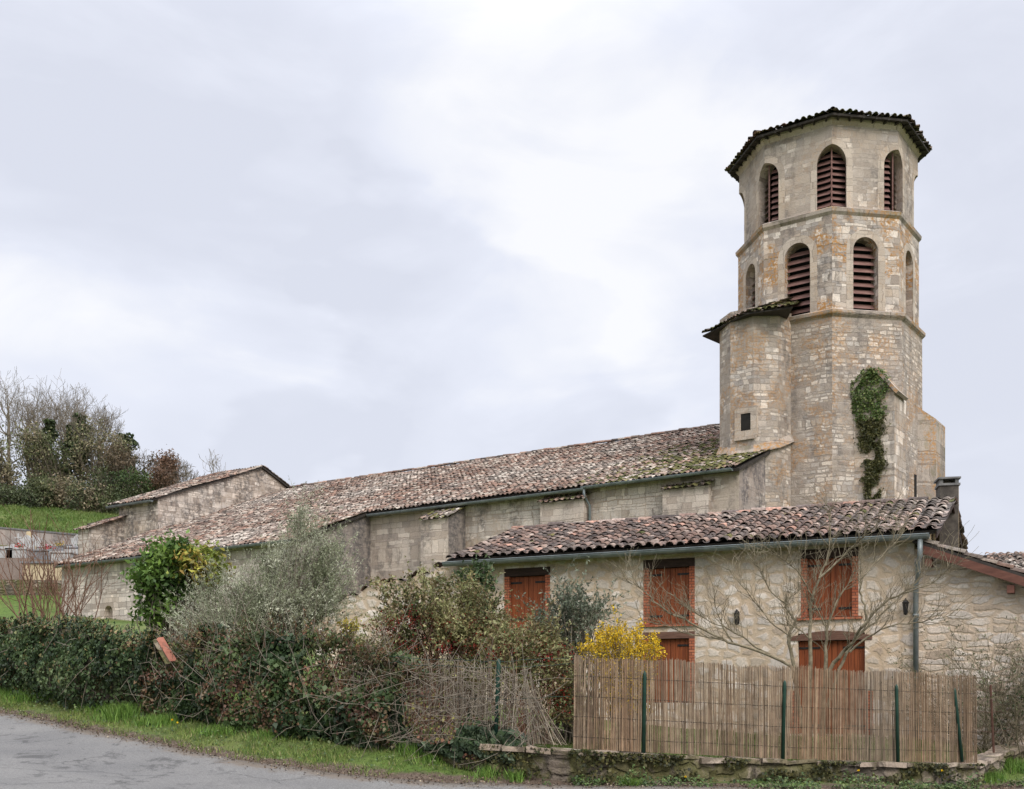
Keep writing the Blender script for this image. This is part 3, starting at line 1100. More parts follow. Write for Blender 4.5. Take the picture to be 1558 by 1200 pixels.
# low buttress with a tiled cap at the far end of the choir's side wall
bs = side - ND * (LC - .5)
rA, xA = on_plane(bs, -NB, 136, 804)
g = G()
up1 = Vector((NB.x * rA, NB.y * rA, .9)).normalized()
g.prism([bs - NB * rA + Vector((0, 0, 3)), bs + Vector((0, 0, 3)), bs + Vector((0, 0, xA + .9)), bs - NB * rA + Vector((0, 0, xA))], ND * -1.0)
cbt = g.build("corner_buttress", M['choir'], church)
tiles("tile_cap", bs - NB * (rA + .2) + ND * -1.2 + Vector((0, 0, xA - .06)), ND, up1, 1.4, rA * 1.12 + .2, cbt, TILE_OLD, seed=41, expo=.3, sag=.02, pitch=.26)
LSL = Vector((NB.x * (sB - sA), NB.y * (sB - sA), zB - zA)).normalized()
LL = math.hypot(sB - sA, zB - zA) + .35
RSL = Vector((NB.x * (sC - sB), NB.y * (sC - sB), zC - zB)).normalized()
ev = GP + NB * sA + Vector((0, 0, zA + .10)) - LSL * .35
g = G()
slab(g, ev + ND * .15, -ND, LSL, LC + .5, LL, .10)
slab(g, GP + NB * sB + ND * .15 + Vector((0, 0, zB + .10)), -ND, RSL, LC + .5, math.hypot(sC - sB, zC - zB) + 6, .10)
g.build("choir_roof_boards", M['board'], church)
tiles("choir_roof", ev + ND * .25, -ND, LSL, LC + .7, LL, church, TILE_OLD * 1.05, seed=42, sag=.04)
tiles("choir_back_roof", GP + NB * (sC + 6) + ND * .25 + Vector((0, 0, zC + RSL.z / math.hypot(RSL.x, RSL.y) * 6 + .10)), -ND, -RSL, LC + .7, math.hypot(sC - sB, zC - zB) + 6.4, church, TILE_OLD, seed=43, sag=.04)
q0 = ev - NB * .08 + Vector((0, 0, -.10))
gutter("gutter", q0 + ND * .05, q0 - ND * (LC + .5), church, .09)

# ------------------------------------------------------------------ bell tower
AL = 0.2266
tower = thing("bell_tower", "tall octagonal stone bell tower with two tiers of arched louvred openings", "bell tower", (TW.x, TW.y, 1))
SR = Vector((12.452, 43.453, 0))


def oc(j, r, z):
    a = -AL + j * PI / 4
    return Vector((SR.x + r * math.sin(a), SR.y - r * math.cos(a), z))


Z_C1, Z_C2, Z_TOP = 13.72 + EYE, 17.48 + EYE, 20.71 + EYE
R_LOW, R_MID, R_TOP = 3.56, 3.44, 3.40


def band(g, prof):
    """octagonal ring swept through (radius, height) pairs"""
    for (r0, z0), (r1, z1) in zip(prof, prof[1:]):
        for j in range(8):
            g.poly([oc(j, r0, z0), oc(j + 1, r0, z0), oc(j + 1, r1, z1), oc(j, r1, z1)])


g = G()
for j in range(8):
    g.poly([oc(j, R_LOW + .03, 0), oc(j + 1, R_LOW + .03, 0), oc(j + 1, R_LOW, Z_C1 - .24), oc(j, R_LOW, Z_C1 - .24)])
g.build("lower_shaft", M['tower_low'], tower)
g = G()
band(g, [(R_LOW, Z_C1 - .24), (R_LOW + .12, Z_C1 - .12), (R_LOW + .13, Z_C1), (R_MID - .03, Z_C1 + .12)])
g.build("string_course", M['cornice'], tower)
# middle tier: one arched opening in each face
W_MID = 2 * R_MID * math.sin(PI / 8)
z0, z1 = Z_C1 + .05, Z_C2 - .22
sill, spr, hw = Z_C1 + .06, 16.02 + EYE, .49
g = G()
trim = G()
for j in range(8):
    p, q = oc(j, R_MID, 0), oc(j + 1, R_MID, 0)
    d = (q - p).normalized()
    inn = (SR - (p + q) / 2).normalized()
    c = W_MID / 2
    hole = arch(c, hw, sill, spr, 12)
    g.wall(p, d, [(0, z0), (W_MID, z0), (W_MID, z1), (0, z1)], [hole], .55, inn)
    trim = G()
    big = arch(c, hw + .27, sill, spr, 12)
    po = p - inn * .006
    pk = lambda s: Vector((po.x + d.x * s[0], po.y + d.y * s[0], s[1]))
    n = len(hole)
    for i in range(1, n):
        a, b = hole[i], hole[(i + 1) % n]
        A, B = big[i], big[(i + 1) % n]
        if i == n - 1:
            b, B = hole[0], big[0]
        trim.poly([pk(a), pk(A), pk(B), pk(b)][::-1])
        trim.poly([pk(A), pk(A) + inn * .01, pk(B) + inn * .01, pk(B)])
        ai, bi = pk(a) + inn * .02, pk(b) + inn * .02
        trim.poly([pk(a), pk(b), bi, ai])
    trim.build("arch_surround", M['dressed'], tower)
    f = G()
    for k in range(10):
        zz = sill + .10 + k * (spr + hw - sill - .06) / 10
        half = hw if zz < spr else math.sqrt(max(.01, hw * hw - (zz - spr) ** 2))
        o = p + d * (c - half) + inn * .38
        f.box(o + Vector((0, 0, zz)), d * 2 * half, inn * -.13 + Vector((0, 0, -.175)), Vector((0, 0, .028)) + inn * .02)
    f.build("louvre", M['louvre'], tower)
g.build("middle_tier", M['tower_mid'], tower)
g = G()
band(g, [(R_MID, Z_C2 - .22), (R_MID + .09, Z_C2 - .12), (R_MID + .11, Z_C2), (R_TOP - .03, Z_C2 + .10)])
g.build("string_course", M['cornice'], tower)
# top tier: the arched openings stand on the corners and fold round them
W_T = 2 * R_TOP * math.sin(PI / 8)
z0, z1 = Z_C2 + .04, Z_TOP - .16
sill, spr, hw, rise = Z_C2 + .05, 19.22 + EYE, .56, .62
g = G()
trim = G()
NA = 8
trims = {}
for j in range(8):
    p, q = oc(j, R_TOP, 0), oc(j + 1, R_TOP, 0)
    d = (q - p).normalized()
    arcR = [(W_T - hw * math.cos(PI / 2 * i / NA), spr + rise * math.sin(PI / 2 * i / NA)) for i in range(NA + 1)]
    arcL = [(hw * math.cos(PI / 2 * i / NA), spr + rise * math.sin(PI / 2 * i / NA)) for i in range(NA, -1, -1)]
    outer = [(hw, z0), (W_T - hw, z0)] + arcR + [(W_T, z1), (0, z1)] + arcL
    g.wall(p, d, outer)
    bj = (SR - p).normalized()
    bk = (SR - q).normalized()
    face_in = (SR - (p + q) / 2).normalized()
    P = lambda s: Vector((p.x + d.x * s[0], p.y + d.y * s[0], s[1]))
    trims[j] = trims.get(j) or G()
    trims[(j + 1) % 8] = trims.get((j + 1) % 8) or G()
    for path, inn, bc in (([(W_T - hw, z0)] + arcR, bk, W_T), ([(hw, z0)] + arcL[::-1], bj, 0)):
        sgn = 1 if bc == 0 else -1
        for a, b in zip(path, path[1:]):
            pts = [P(a), P(b), P(b) + inn * .55, P(a) + inn * .55]
            g.poly(pts if bc == 0 else pts[::-1])
            # dressed surround
            grow = lambda s: (s[0] + sgn * .25 * (abs(s[0] - bc) / hw), s[1] + .25 * max(0, (s[1] - spr) / rise))
            off = face_in * -.006
            pts = [P(a) + off, P(b) + off, P(grow(b)) + off, P(grow(a)) + off]
            (trims[(j + 1) % 8] if bc else trims[j]).poly(pts if bc else pts[::-1])
    # folded louvres behind the corner at q
    f = G()
    p2, q2 = oc(j + 1, R_TOP, 0), oc(j + 2, R_TOP, 0)
    d2 = (q2 - p2).normalized()
    m = p2 + bk * .42
    for k in range(10):
        zz = sill + .12 + k * (spr + rise - sill - .08) / 10
        half = hw if zz < spr else hw * math.sqrt(max(.02, 1 - ((zz - spr) / rise) ** 2))
        for dd, fi in ((-d, face_in), (d2, (SR - (p2 + q2) / 2).normalized())):
            a = m + Vector((0, 0, zz))
            e = m + dd * (half - .02) + Vector((0, 0, zz))
            lo = fi * -.12 + Vector((0, 0, -.16))
            f.box(a, e - a, lo, Vector((0, 0, .028)) + fi * .02)
    lv = f.build("louvre", M['louvre'], tower)
    f = G()
    f.tube([m - bk * .17 + Vector((0, 0, sill)), m - bk * .17 + Vector((0, 0, spr + rise * .97))], .028, 6)
    f.build("mullion", M['louvre'], lv)
g.build("top_tier", M['tower_top'], tower)
for trim in trims.values():
    trim.build("arch_surround", M['dressed'], tower)
g = G()
band(g, [(R_TOP, Z_TOP - .16), (R_TOP + .13, Z_TOP - .02), (R_TOP + .13, Z_TOP + .05), (R_TOP - .3, Z_TOP + .06)])
g.build("eave_cornice", M['dressed'], tower)
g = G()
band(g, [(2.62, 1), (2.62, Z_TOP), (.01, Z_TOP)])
g.build("belfry_dark_core", M['dark'], tower)  # added core, coloured dark so the gaps between louvres read as shade
# low tiled roof with boarded eaves
RE, ZE = 3.86, Z_TOP + .02
g = G()
band(g, [(R_TOP + .08, Z_TOP + .055), (RE - .05, ZE - .03), (RE - .05, ZE + .05), (.02, ZE + 1.0)])
for j in range(8):
    p, q = oc(j, R_TOP + .1, Z_TOP), oc(j + 1, R_TOP + .1, Z_TOP)
    p1, q1 = oc(j, RE - .04, ZE), oc(j + 1, RE - .04, ZE)
    for k in range(6):
        t = (k + .5) / 6
        a, b = p.lerp(q, t), p1.lerp(q1, t)
        dd = (q - p).normalized() * .07
        g.box(a - dd / 2 + Vector((0, 0, -.05)), dd, b - a, Vector((0, 0, .07)))
g.build("eave_boards", M['board'], tower)
rt = None
for j in range(8):
    p, q = oc(j, RE + .02, ZE + .07), oc(j + 1, RE + .02, ZE + .07)
    apx = Vector((SR.x, SR.y, ZE + 1.05))
    mid = (p + q) / 2
    W = (q - p).length
    L = (apx - mid).length
    tiles("roof", p, q - p, apx - mid, W, L, tower, TILE_DARK * .8, seed=60 + j, sag=0, clip=lambda s, t, W=W, L=L: abs(s - W / 2) < W / 2 * (1 - t / L) + .05,
          moss=lambda s, t: .3, pitch=.24, lip=.03)
    c = oc(j, RE + .05, ZE + .12)
    ridge_tiles("hip_cap", c, apx + Vector((0, 0, .1)), tower, TILE_DARK * .8, .11, 70 + j)
# round stair turret
turret_c = Vector((9.20, 41.50, 0))
TR = 1.34
TA = -PI / 2 - .62 - PI / 9                            # one side parallel to the nave
ZT = 15.0
g = G()
n = 9
sq = [on_plane((turret_c.x, turret_c.y - TR, 0), (1, 0, 0), u, v) for u, v in ((1128, 655), (1142, 630))]
for i in range(n):
    a0, a1 = 2 * PI * i / n + TA, 2 * PI * (i + 1) / n + TA
    P = lambda a, z, r=TR: Vector((turret_c.x + r * math.cos(a), turret_c.y + r * math.sin(a), z))
    k = len(g.F)
    g.poly([P(a0, 5), P(a1, 5), P(a1, ZT + .5), P(a0, ZT + .5)])
    g.U[k] = [(a0 * TR, 5), (a1 * TR, 5), (a1 * TR, ZT + .5), (a0 * TR, ZT + .5)]
tur = g.build("stair_turret", M['turret'], tower, bevel=.10)
g = G()                                                 # flared skirt where it meets the nave roof
def roof_z(x, y):
    w = Vector((x, y, 0)) - NE
    return NZ + NP * (w.x * NB.x + w.y * NB.y)
for i in range(n):
    a0, a1 = 2 * PI * i / n + TA, 2 * PI * (i + 1) / n + TA
    q = []
    for a in (a0, a1):
        lo, hi = P(a, 0, TR + .16), P(a, 0, TR + .01)
        lo.z = roof_z(lo.x, lo.y) + .05
        hi.z = roof_z(hi.x, hi.y) + .35
        q.append((lo, hi))
    g.poly([q[0][0], q[1][0], q[1][1], q[0][1]])
g.build("turret_skirt", M['cornice'], tower)
# square window of dressed stone on the turret
wn = Vector((math.sin(-.62), -math.cos(-.62), 0))
wd = Vector((-wn.y, wn.x, 0))
wc = turret_c + wn * TR * math.cos(PI / 9)
wc = wc + wd * on_plane(wc, wd, 1135, 640)[0]
zlo, zhi = EYE + (YH - 655) / F * wc.y, EYE + (YH - 629) / F * wc.y
hw_ = 8.0 / F * wc.y
g = G()
b = .24
p0 = wc + wn * .04
g.wall(p0 - wd * (hw_ + b), wd, [(0, zlo - b), (2 * (hw_ + b), zlo - b), (2 * (hw_ + b), zhi + b), (0, zhi + b)],
       [[(b, zlo), (b + 2 * hw_, zlo), (b + 2 * hw_, zhi), (b, zhi)]], .30, -wn)
for (x0, zz0, x1, zz1) in ((0, zlo - b, 2 * (hw_ + b), zlo - b), (2 * (hw_ + b), zlo - b, 2 * (hw_ + b), zhi + b), (2 * (hw_ + b), zhi + b, 0, zhi + b), (0, zhi + b, 0, zlo - b)):
    o = p0 - wd * (hw_ + b)
    A, B = o + wd * x0 + Vector((0, 0, zz0)), o + wd * x1 + Vector((0, 0, zz1))
    g.poly([B, A, A - wn * .25, B - wn * .25])
g.box(p0 - wd * (hw_ + b + .02) + Vector((0, 0, zlo - b - .10)), wd * (2 * (hw_ + b) + .04), wn * .03, Vector((0, 0, .11)))
g.build("turret_window_frame", M['dressed'], tower)
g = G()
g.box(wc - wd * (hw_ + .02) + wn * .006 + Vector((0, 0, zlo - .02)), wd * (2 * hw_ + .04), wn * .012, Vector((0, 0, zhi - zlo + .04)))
g.build("turret_window_dark", M['dark'], tower)  # dark slab on the solid wall, paints the shade inside the window
# turret roof
A, B, C = at(1069, 510, 42.1), at(1136, 476, 39.98), at(1206, 466, 39.38)
D_ = Vector((8.5, 43.4, A.z))
apx = Vector((10.3, 41.7, B.z + .85))
apx2 = Vector((9.6, 42.7, B.z + .85))
g = G()
g.poly([A, B, apx, apx2]); g.poly([B, C, apx]); g.poly([D_, A, apx2])
lowp = [x - Vector((0, 0, .05)) for x in (D_, A, B, C)]
g.poly([lowp[0], lowp[1], A, D_]); g.poly([lowp[1], lowp[2], B, A]); g.poly([lowp[2], lowp[3], C, B])
g.poly([lowp[3], lowp[2], lowp[1], lowp[0], Vector((10.3, 41.7, B.z + .06))])
g.build("turret_roof_boards", M['board'], tower)
for (p, q, ap, sd) in ((A, B, (apx + apx2) / 2, 81), (B, C, apx, 82)):
    mid = (p + q) / 2
    dd = (q - p).normalized()
    v = ap - p
    v = v - dd * v.dot(dd)
    W, L = (q - p).length, v.length
    sa = (ap - p).dot(dd)
    tiles("turret_roof", p + Vector((0, 0, .03)), dd, v, W, L, tower, TILE_DARK, seed=sd, sag=0, lip=.08, moss=lambda s, t, sd=sd: .35 if sd == 81 else .75,
          clip=lambda s, t, W=W, L=L, sa=sa: s > sa * t / L - .1 if sa > 0 and sa < W else True)
# corner buttress with a little gabled cap, and a bigger one behind
g = G()
fr = at(1361, 700, 39.3)
fr.z = 0
fl = fr - ND * 1.62
zs = EYE + (YH - 598) / F * 39.5
zap = EYE + (YH - 558) / F * 39.7
mid = (fr + fl) / 2
Pz = lambda p, z: Vector((p.x, p.y, z))
g.prism([Pz(fl, 1), Pz(fr, 1), Pz(fr, zs), Pz(mid, zap), Pz(fl, zs)], NB * 1.5)
g.build("corner_buttress", M['ashlar'], tower)
g = G()
for e0_, e1_ in ((fl, mid), (fr, mid)):
    a, b = Pz(e0_, zs), Pz(e1_, zap)
    t = (b - a).normalized()
    nrm = t.cross(NB)
    if nrm.z < 0:
        nrm = -nrm
    g.box(a - t * .12 - NB * .10 + nrm * .004, t * ((b - a).length + .12 + .02), NB * 1.3, nrm * .12)
g.build("buttress_cap", M['cornice'], tower)
g = G()
br_ = at(1424, 640, 42.2)
z_a, z_b2 = EYE + (YH - 622) / F * 42.2, EYE + (YH - 637) / F * 42.2
o = Vector((15.0, 42.3, 1))
g.prism([Vector((14.8, 42.0, 1)), Vector((br_.x, 42.2, 1)), Vector((br_.x, 42.2, z_b2)), Vector((14.8, 42.0, z_a + .5))], Vector((.55, .83, 0)) * 1.6)
g.build("rear_buttress", M['cornice'], tower)
g = G()
sl = oc(1, R_LOW + .03, 0)
dd = (oc(2, R_LOW + .03, 0) - sl).normalized()
s_, z_ = on_plane(sl, dd, 1393, 740)
nn = Vector((dd.y, -dd.x, 0))
g.box(sl + dd * (s_ - .13) + nn * -.05 + Vector((0, 0, z_ - .45)), dd * .26, nn * .058, Vector((0, 0, .9)))
g.build("slit_window", M['dark'], tower)  # dark box set on the wall, paints the shade inside the slit

# ------------------------------------------------------------------ house
HD = Vector((0.892, -0.452, 0)).normalized()
HN = Vector((0.452, 0.892, 0)).normalized()
HG = Vector((-1.56, 26.4, 0))
ZG = 4.49
house = thing("stone_house", "low stone house with red-brown shutters, brick window jambs and dark clay tile roof", "house", (4, 25, .6))


def hp(s, D, z=0.0):
    p = HG + HD * s + HN * D
    p.z = z
    return p


OVH = .34
S_END = 11.03
HP_ = .321
ZE_ = 4.66
UPH = (HN + Vector((0, 0, HP_))).normalized()
KH = math.sqrt(1 + HP_ ** 2)
F0 = hp(0, OVH)
openings = []
for key, (ua, ub, vt, vb) in dict(left=(767.5, 837, 863.5, 953), mid=(979, 1057, 850, 949), right=(1218.5, 1306, 834, 938.5),
                                  low=(979, 1057, 961, 1060), door=(1214, 1316, 963, 1085)).items():
    uc = (ua + ub) / 2
    s0, _ = on_plane(F0, HD, ua, vt)
    s1, _ = on_plane(F0, HD, ub, vt)
    _, zt = on_plane(F0, HD, uc, vt)
    _, zb = on_plane(F0, HD, uc, vb)
    if key == 'door':
        zb = .62
    if key == 'low':
        zb = 1.25
    openings.append((key, s0, s1, zb, zt))
S_COR = on_plane(F0, HD, 1391, 950)[0]
g = G()
zt_wall = ZE_ + HP_ * OVH - .12
g.wall(F0, HD, [(-.05, 0), (S_COR, 0), (S_COR, zt_wall), (-.05, zt_wall)], [[(a, zb), (b, zb), (b, zt), (a, zt)] for _, a, b, zb, zt in openings], .22, HN)
# quoin side, left end and gable
g.wall(hp(-.05, OVH), HN, [(0, 0), (0, ZE_ + HP_ * OVH - .12), (3.5 - OVH, ZE_ + HP_ * 3.5 - .12), (7 - OVH, ZE_ - .12), (7 - OVH, 0)])
g.build("wall", M['house'], house)
g = G()
g.wall(hp(S_COR - .05, OVH + .002), HN, [(0, 0), (7 - OVH, 0), (7 - OVH, ZE_ + HP_ * OVH - .12), (3.5 - OVH, ZE_ + HP_ * 3.5 - .12), (0, ZE_ + HP_ * OVH - .12)])
g.build("gable_wall", M['ochre'], house)
for key, s0, s1, zb, zt in openings:
    jw = .125 if key != 'door' else 0
    zl = zt - (.19 if key in ('left', 'mid', 'right') else .15)
    g = G()
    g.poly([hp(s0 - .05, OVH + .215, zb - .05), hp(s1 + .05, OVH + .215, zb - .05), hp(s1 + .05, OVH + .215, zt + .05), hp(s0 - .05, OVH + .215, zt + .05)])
    win = g.build("window" if jw else "door", M['dark'], house)  # dark sheet closing the recess, paints its shade
    for a in ((s0, s1 - jw) if jw else (s0 - .16, s1)):
        g = G()
        if jw:
            g.box(hp(a, OVH - .004, zb), HD * jw, HN * .17, Vector((0, 0, zl - zb)))
        else:
            g.box(hp(a, OVH - .004, zb), HD * .16, HN * .1, Vector((0, 0, .9)))
        g.build("brick_jamb", M['brick'], win)
    g = G()
    if key == 'door':
        # shallow curved timber lintel
        n = 10
        a, b = s0 - .14, s1 + .14
        low = [hp(a + (b - a) * i / n, OVH - .02, zl + .005) for i in range(n + 1)]
        upp = [hp(a + (b - a) * i / n, OVH - .02, zl + .09 + .11 * math.sin(PI * i / n)) for i in range(n + 1)]
        g.prism(low + upp[::-1], HN * .2)
        g.build("lintel", M['lintel2'], win)
    else:
        g.box(hp(s0 - .003, OVH - .006, zl + .002), HD * (s1 - s0 + .006), HN * .2, Vector((0, 0, zt - zl - .004)))
        g.build("lintel", M['lintel'] if key != 'low' else M['lintel2'], win)
    # two boarded leaves with strap hinges
    a, b = s0 + jw + .004, s1 - jw - .004
    mid_ = (a + b) / 2
    for k, (c0_, c1_) in enumerate(((a, mid_ - .004), (mid_ + .004, b))):
        g = G()
        nb = 4 if key != 'door' else 6
        w = (c1_ - c0_) / nb
        for i in range(nb):
            dz = R.uniform(-.004, .004)
            g.box(hp(c0_ + w * i + .003, OVH + .09 + dz, zb + .012), HD * (w - .006), HN * .03, Vector((0, 0, zl - zb - .02)))
        g.build("shutter" if key != 'door' else "door_leaf", M['shutter'], win, bevel=.003)
        for zz in ((zl - .17, zb + .16) if key != 'low' else (zl - .17,)):
            hb = G()
            ln = (c1_ - c0_) * .72
            x = c0_ - .045 if k == 0 else c1_ + .045 - ln
            hb.box(hp(x, OVH + .074, zz), HD * ln, HN * .013, Vector((0, 0, .042)))
            x = c0_ - .06 if k == 0 else c1_ + .035
            hb.box(hp(x, OVH + .068, zz - .03), HD * .026, HN * .02, Vector((0, 0, .10)))
            hb.build("hinge", M['iron'], win)
    if key in ('left', 'mid', 'right'):
        g = G()
        g.box(hp(s0 - .08, OVH - .05, zb - .055), HD * (s1 - s0 + .16), HN * .26, Vector((0, 0, .057)))
        g.build("sill", M['brick'], win)
# roof
g = G()
slab(g, hp(0, 0, ZE_), HD, UPH, S_END, 3.5 * KH, .07)
slab(g, hp(0, 3.5, ZE_ + 3.5 * HP_), HD, (HN - Vector((0, 0, HP_))), S_END, 3.6 * KH, .07)
for i in range(24):
    s = .2 + i * (S_END - .4) / 23
    g.box(hp(s - .035, .06, ZE_ - .16 + .02), HD * .07, UPH * .5, Vector((0, 0, .085)))
g.build("roof_boards", M['board'], house)
wt = np.array([.18, .18, .15, .14, .13, .11, .04, .07])
tiles("roof", hp(0, -.02, ZE_ + .01), HD, UPH, S_END, 3.5 * KH, house, TILE_DARK * 1.3, jit=.6, pitch=.235, expo=.27, r=.098, weights=wt / wt.sum(), seed=8, sag=.03, lip=.05, moss=lambda s, t: .02)
tiles("back_roof", hp(0, 7.1, ZE_ - .02), HD, Vector((-HN.x, -HN.y, HP_)), S_END, 3.6 * KH, house, TILE_DARK, pitch=.235, expo=.3, r=.098, seed=9, sag=.02)
ridge_tiles("ridge_cap", hp(.0, 3.5, ZE_ + 3.5 * HP_ + .06), hp(S_END - .25, 3.5, ZE_ + 3.5 * HP_ + .06), house, TILE_DARK * 1.1, .105)
gutter("gutter", hp(-.05, -.06, ZG + .09), hp(S_END - .13, -.06, ZG + .09), house, .095)
g = G()
for sg, st_ in ((1, 0), (-1, 3.5)):
    b0_ = hp(S_END - .03, 0 if sg == 1 else 7.0, ZE_ - .02)
    vv = (hp(S_END - .03, 3.5, ZE_ + 3.5 * HP_ - .02) - b0_)
    g.box(b0_ - Vector((0, 0, .14)), vv, HD * .03, Vector((0, 0, .14)))
for D in (1.4, 3.4, 5.4):
    g.box(hp(S_COR - .1, D, ZE_ + HP_ * (3.5 - abs(3.5 - D)) - .26), HD * (S_END - S_COR + .05), HN * .14, Vector((0, 0, .14)))
g.build("barge_board", M['lintel'], house)
# downpipe with a swan neck
g = G()
s_dp = S_COR + .04
e = hp(S_END - .3, -.06, ZG + .0)
g.tube([e, e + Vector((0, 0, -.34)), e + HN * .06 - HD * .06 + Vector((0, 0, -.46)), hp(s_dp + .05, OVH - .14, ZG - .72), hp(s_dp, OVH - .07, ZG - .86), hp(s_dp, OVH - .07, .3)], .052, 10)
for z in (3.0, 1.75):
    g.tube([hp(s_dp, OVH - .07, z), hp(s_dp, OVH - .07, z + .05)], .064, 10)
g.build("downpipe", M['zinc'], house, smooth=True)
# wall lanterns
for u, v in ((1123, 940), (1379, 924)):
    s, z = on_plane(F0, HD, u, v)
    g = G()
    c = hp(s, OVH - .12, z)
    g.box(hp(s - .03, OVH - .025, z - .12), HD * .06, HN * .03, Vector((0, 0, .26)))
    g.tube([hp(s, OVH, z + .14), hp(s, OVH - .1, z + .17), c + Vector((0, 0, .13))], .012, 6)
    g.tube([c + Vector((0, 0, -.13)), c + Vector((0, 0, .07)), c + Vector((0, 0, .09)), c + Vector((0, 0, .15)), c + Vector((0, 0, .18))], [.036, .060, .072, .024, .008], 6)
    g.tube([c + Vector((0, 0, -.16)), c + Vector((0, 0, -.13))], [.012, .05], 6)
    g.build("wall_lantern", M['iron'], house)
# lean-to on the right
S_L = on_plane(F0, HD, 1412, 850)[0] - .25
V0 = hp(0, .0)
sa, za = on_plane(V0, HD, 1400, 828)
sb, zb = on_plane(V0, HD, 1558, 878)
slope = (zb - za) / (sb - sa)
S_FAR = S_COR + 4.2
zl_ = lambda s: za + slope * (s - sa)
g = G()
g.wall(hp(S_COR + .003, OVH + .002), HD, [(0, -.5), (S_FAR - S_COR, -.5), (S_FAR - S_COR, zl_(S_FAR) - .1), (0, zl_(S_COR) - .1)])
g.build("lean_to_wall", M['lean'], house)
g = G()
g.prism([hp(sa, 0, za - .17), hp(S_FAR + .3, 0, zl_(S_FAR + .3) - .17), hp(S_FAR + .3, 0, zl_(S_FAR + .3)), hp(sa, 0, za)], HN * .035)
for s in (sa + .08, sa + 1.55, sa + 3.0):
    g.box(hp(s, .04, zl_(s) - .40), HD * .13, HN * .3, Vector((0, 0, .15)))
g.build("lean_to_barge_board", M['fascia'], house)
DL = (HD + Vector((0, 0, slope))).normalized()
g = G()
slab(g, hp(S_COR + .02, .02, zl_(S_COR + .02) + .06), HN, DL, 5.5, 5, .06)
g.build("lean_to_boards", M['board'], house)
tiles("lean_to_roof", hp(S_COR + 4.6, 0, zl_(S_COR + 4.6) + .06), HN, -DL, 5.5, 5, house, TILE_OLD * .8, seed=15, sag=.02, pitch=.235, r=.095)
# chimney
ch = hp(S_COR - .05, 4.35, 0)
cl = (1427 - CX) / F * 25.0
g = G()
cw, cd = .44, .55
cb = Vector((cl, 24.9, 0))
zc_top = EYE + (YH - 740) / F * 25
g.box(cb + Vector((0, 0, 3.2)), Vector((cw * .9, -cw * .2, 0)), Vector((.11, .5, 0)), Vector((0, 0, zc_top - 3.2)))
chm = g.build("chimney", M['chimney_shade'], house)
g = G()
g.box(cb + Vector((cw * .9, -cw * .2 - .0, 3.0)) - Vector((.13, -.03, 0)), Vector((.135, -.03, 0)), Vector((.115, .515, 0)) * 1.0, Vector((0, 0, zc_top - 3.0 - .02)))
g.build("chimney_lit_side", M['ochre'], chm)  # ochre strip paints the chimney's lit right side
g = G()
g.box(cb + Vector((-.03, -.03, zc_top)), Vector((cw * .9 + .06, -cw * .2, 0)), Vector((.12, .56, 0)), Vector((0, 0, .05)))
for k in (0, 1):
    g.box(cb + Vector((k * (cw * .9 - .07), -k * cw * .17, zc_top + .05)), Vector((.08, 0, 0)), Vector((.11, .5, 0)), Vector((0, 0, .10)))
g.box(cb + Vector((-.04, -.04, zc_top + .15)), Vector((cw * .9 + .08, -cw * .2, 0)), Vector((.12, .6, 0)), Vector((0, 0, .04)))
g.build("chimney_cap", M['slate'], chm)

# sloping remains of a wall off the house's left end
g = G()
pts = []
base = hp(0, OVH + .006)
for u, v in ((686, 858), (672, 862), (655, 872), (640, 871), (618, 884), (600, 882), (575, 893), (560, 892), (545, 905), (528, 907), (505, 925), (480, 950)):
    pts.append(on_plane(base, HD, u, v))
pl = [Vector((base.x + HD.x * s, base.y + HD.y * s, z)) for s, z in pts]
pl[0] = hp(-.052, OVH + .006, pl[0].z)
low = [Vector((pl[-1].x, pl[-1].y, .5)), Vector((pl[0].x, pl[0].y, .5))]
tw_ = thing("ruined_wall", "low rubble wall with a ragged sloping top running down from the left end of the house", "wall", (-3.5, 27.6, 1.2))
g.prism(pl + low, HN * .45)
g.build("masonry", M['house'], tw_)
rgt = np.random.default_rng(77)
V, Fa, C = [], [], []
for a, b in zip(pl, pl[1:]):
    L = (b - a).length
    dd = (b - a).normalized()
    for k in range(max(1, int(L / .2))):
        c = a + dd * (k * .2 + .1) + Vector((0, 0, .02 + rgt.normal(0, .02)))
        col = TILE_DARK[rgt.integers(0, 8)] * .8
        b0 = len(V)
        for w in (-.09, .55):
            for j in range(5):
                t = -1.3 + 2.6 * j / 4
                V.append(tuple(c + HN * w + dd * math.sin(t) * .11 + Vector((0, 0, math.cos(t) * .07))))
        for j in range(4):
            Fa.append((b0 + j, b0 + 5 + j, b0 + 6 + j, b0 + j + 1))
            C.append(col)
fast("tile_coping", np.array(V), np.array(Fa), M['tile'], tw_, np.array(C))

# a neighbour's roof just showing at the right edge
nbh = thing("neighbour_house", "tiled roof of another house just showing beyond the lean-to at the right edge", "house", (20, 38, 0))
p = at(1512, 862, 36)
g = G()
a_ = Vector((.95, -.3, 0)).normalized()
b_ = Vector((.3, .95, 0)).normalized()
g.box(Vector((p.x, p.y, -.5)), a_ * 9, b_ * 6, Vector((0, 0, p.z - .4 + .5)))
g.build("wall", M['house'], nbh)
tiles("roof", p - b_ * .4 + Vector((0, 0, -.35)), a_, b_ + Vector((0, 0, .32)), 9, 3.6, nbh, TILE_OLD * .9, seed=16)
g = G()
slab(g, p - b_ * .4 + Vector((0, 0, -.37)), a_, b_ + Vector((0, 0, .32)), 9, 3.6, .06)
slab(g, p - b_ * .4 + b_ * 3.43 + Vector((0, 0, -.37 + 1.09)), a_, b_ - Vector((0, 0, .32)), 9, 3.6, .06)
g.build("roof_boards", M['board'], nbh)

# ------------------------------------------------------------------ plants: builders
def unit(v):
    return v / np.maximum(1e-9, np.linalg.norm(v, axis=-1, keepdims=True))


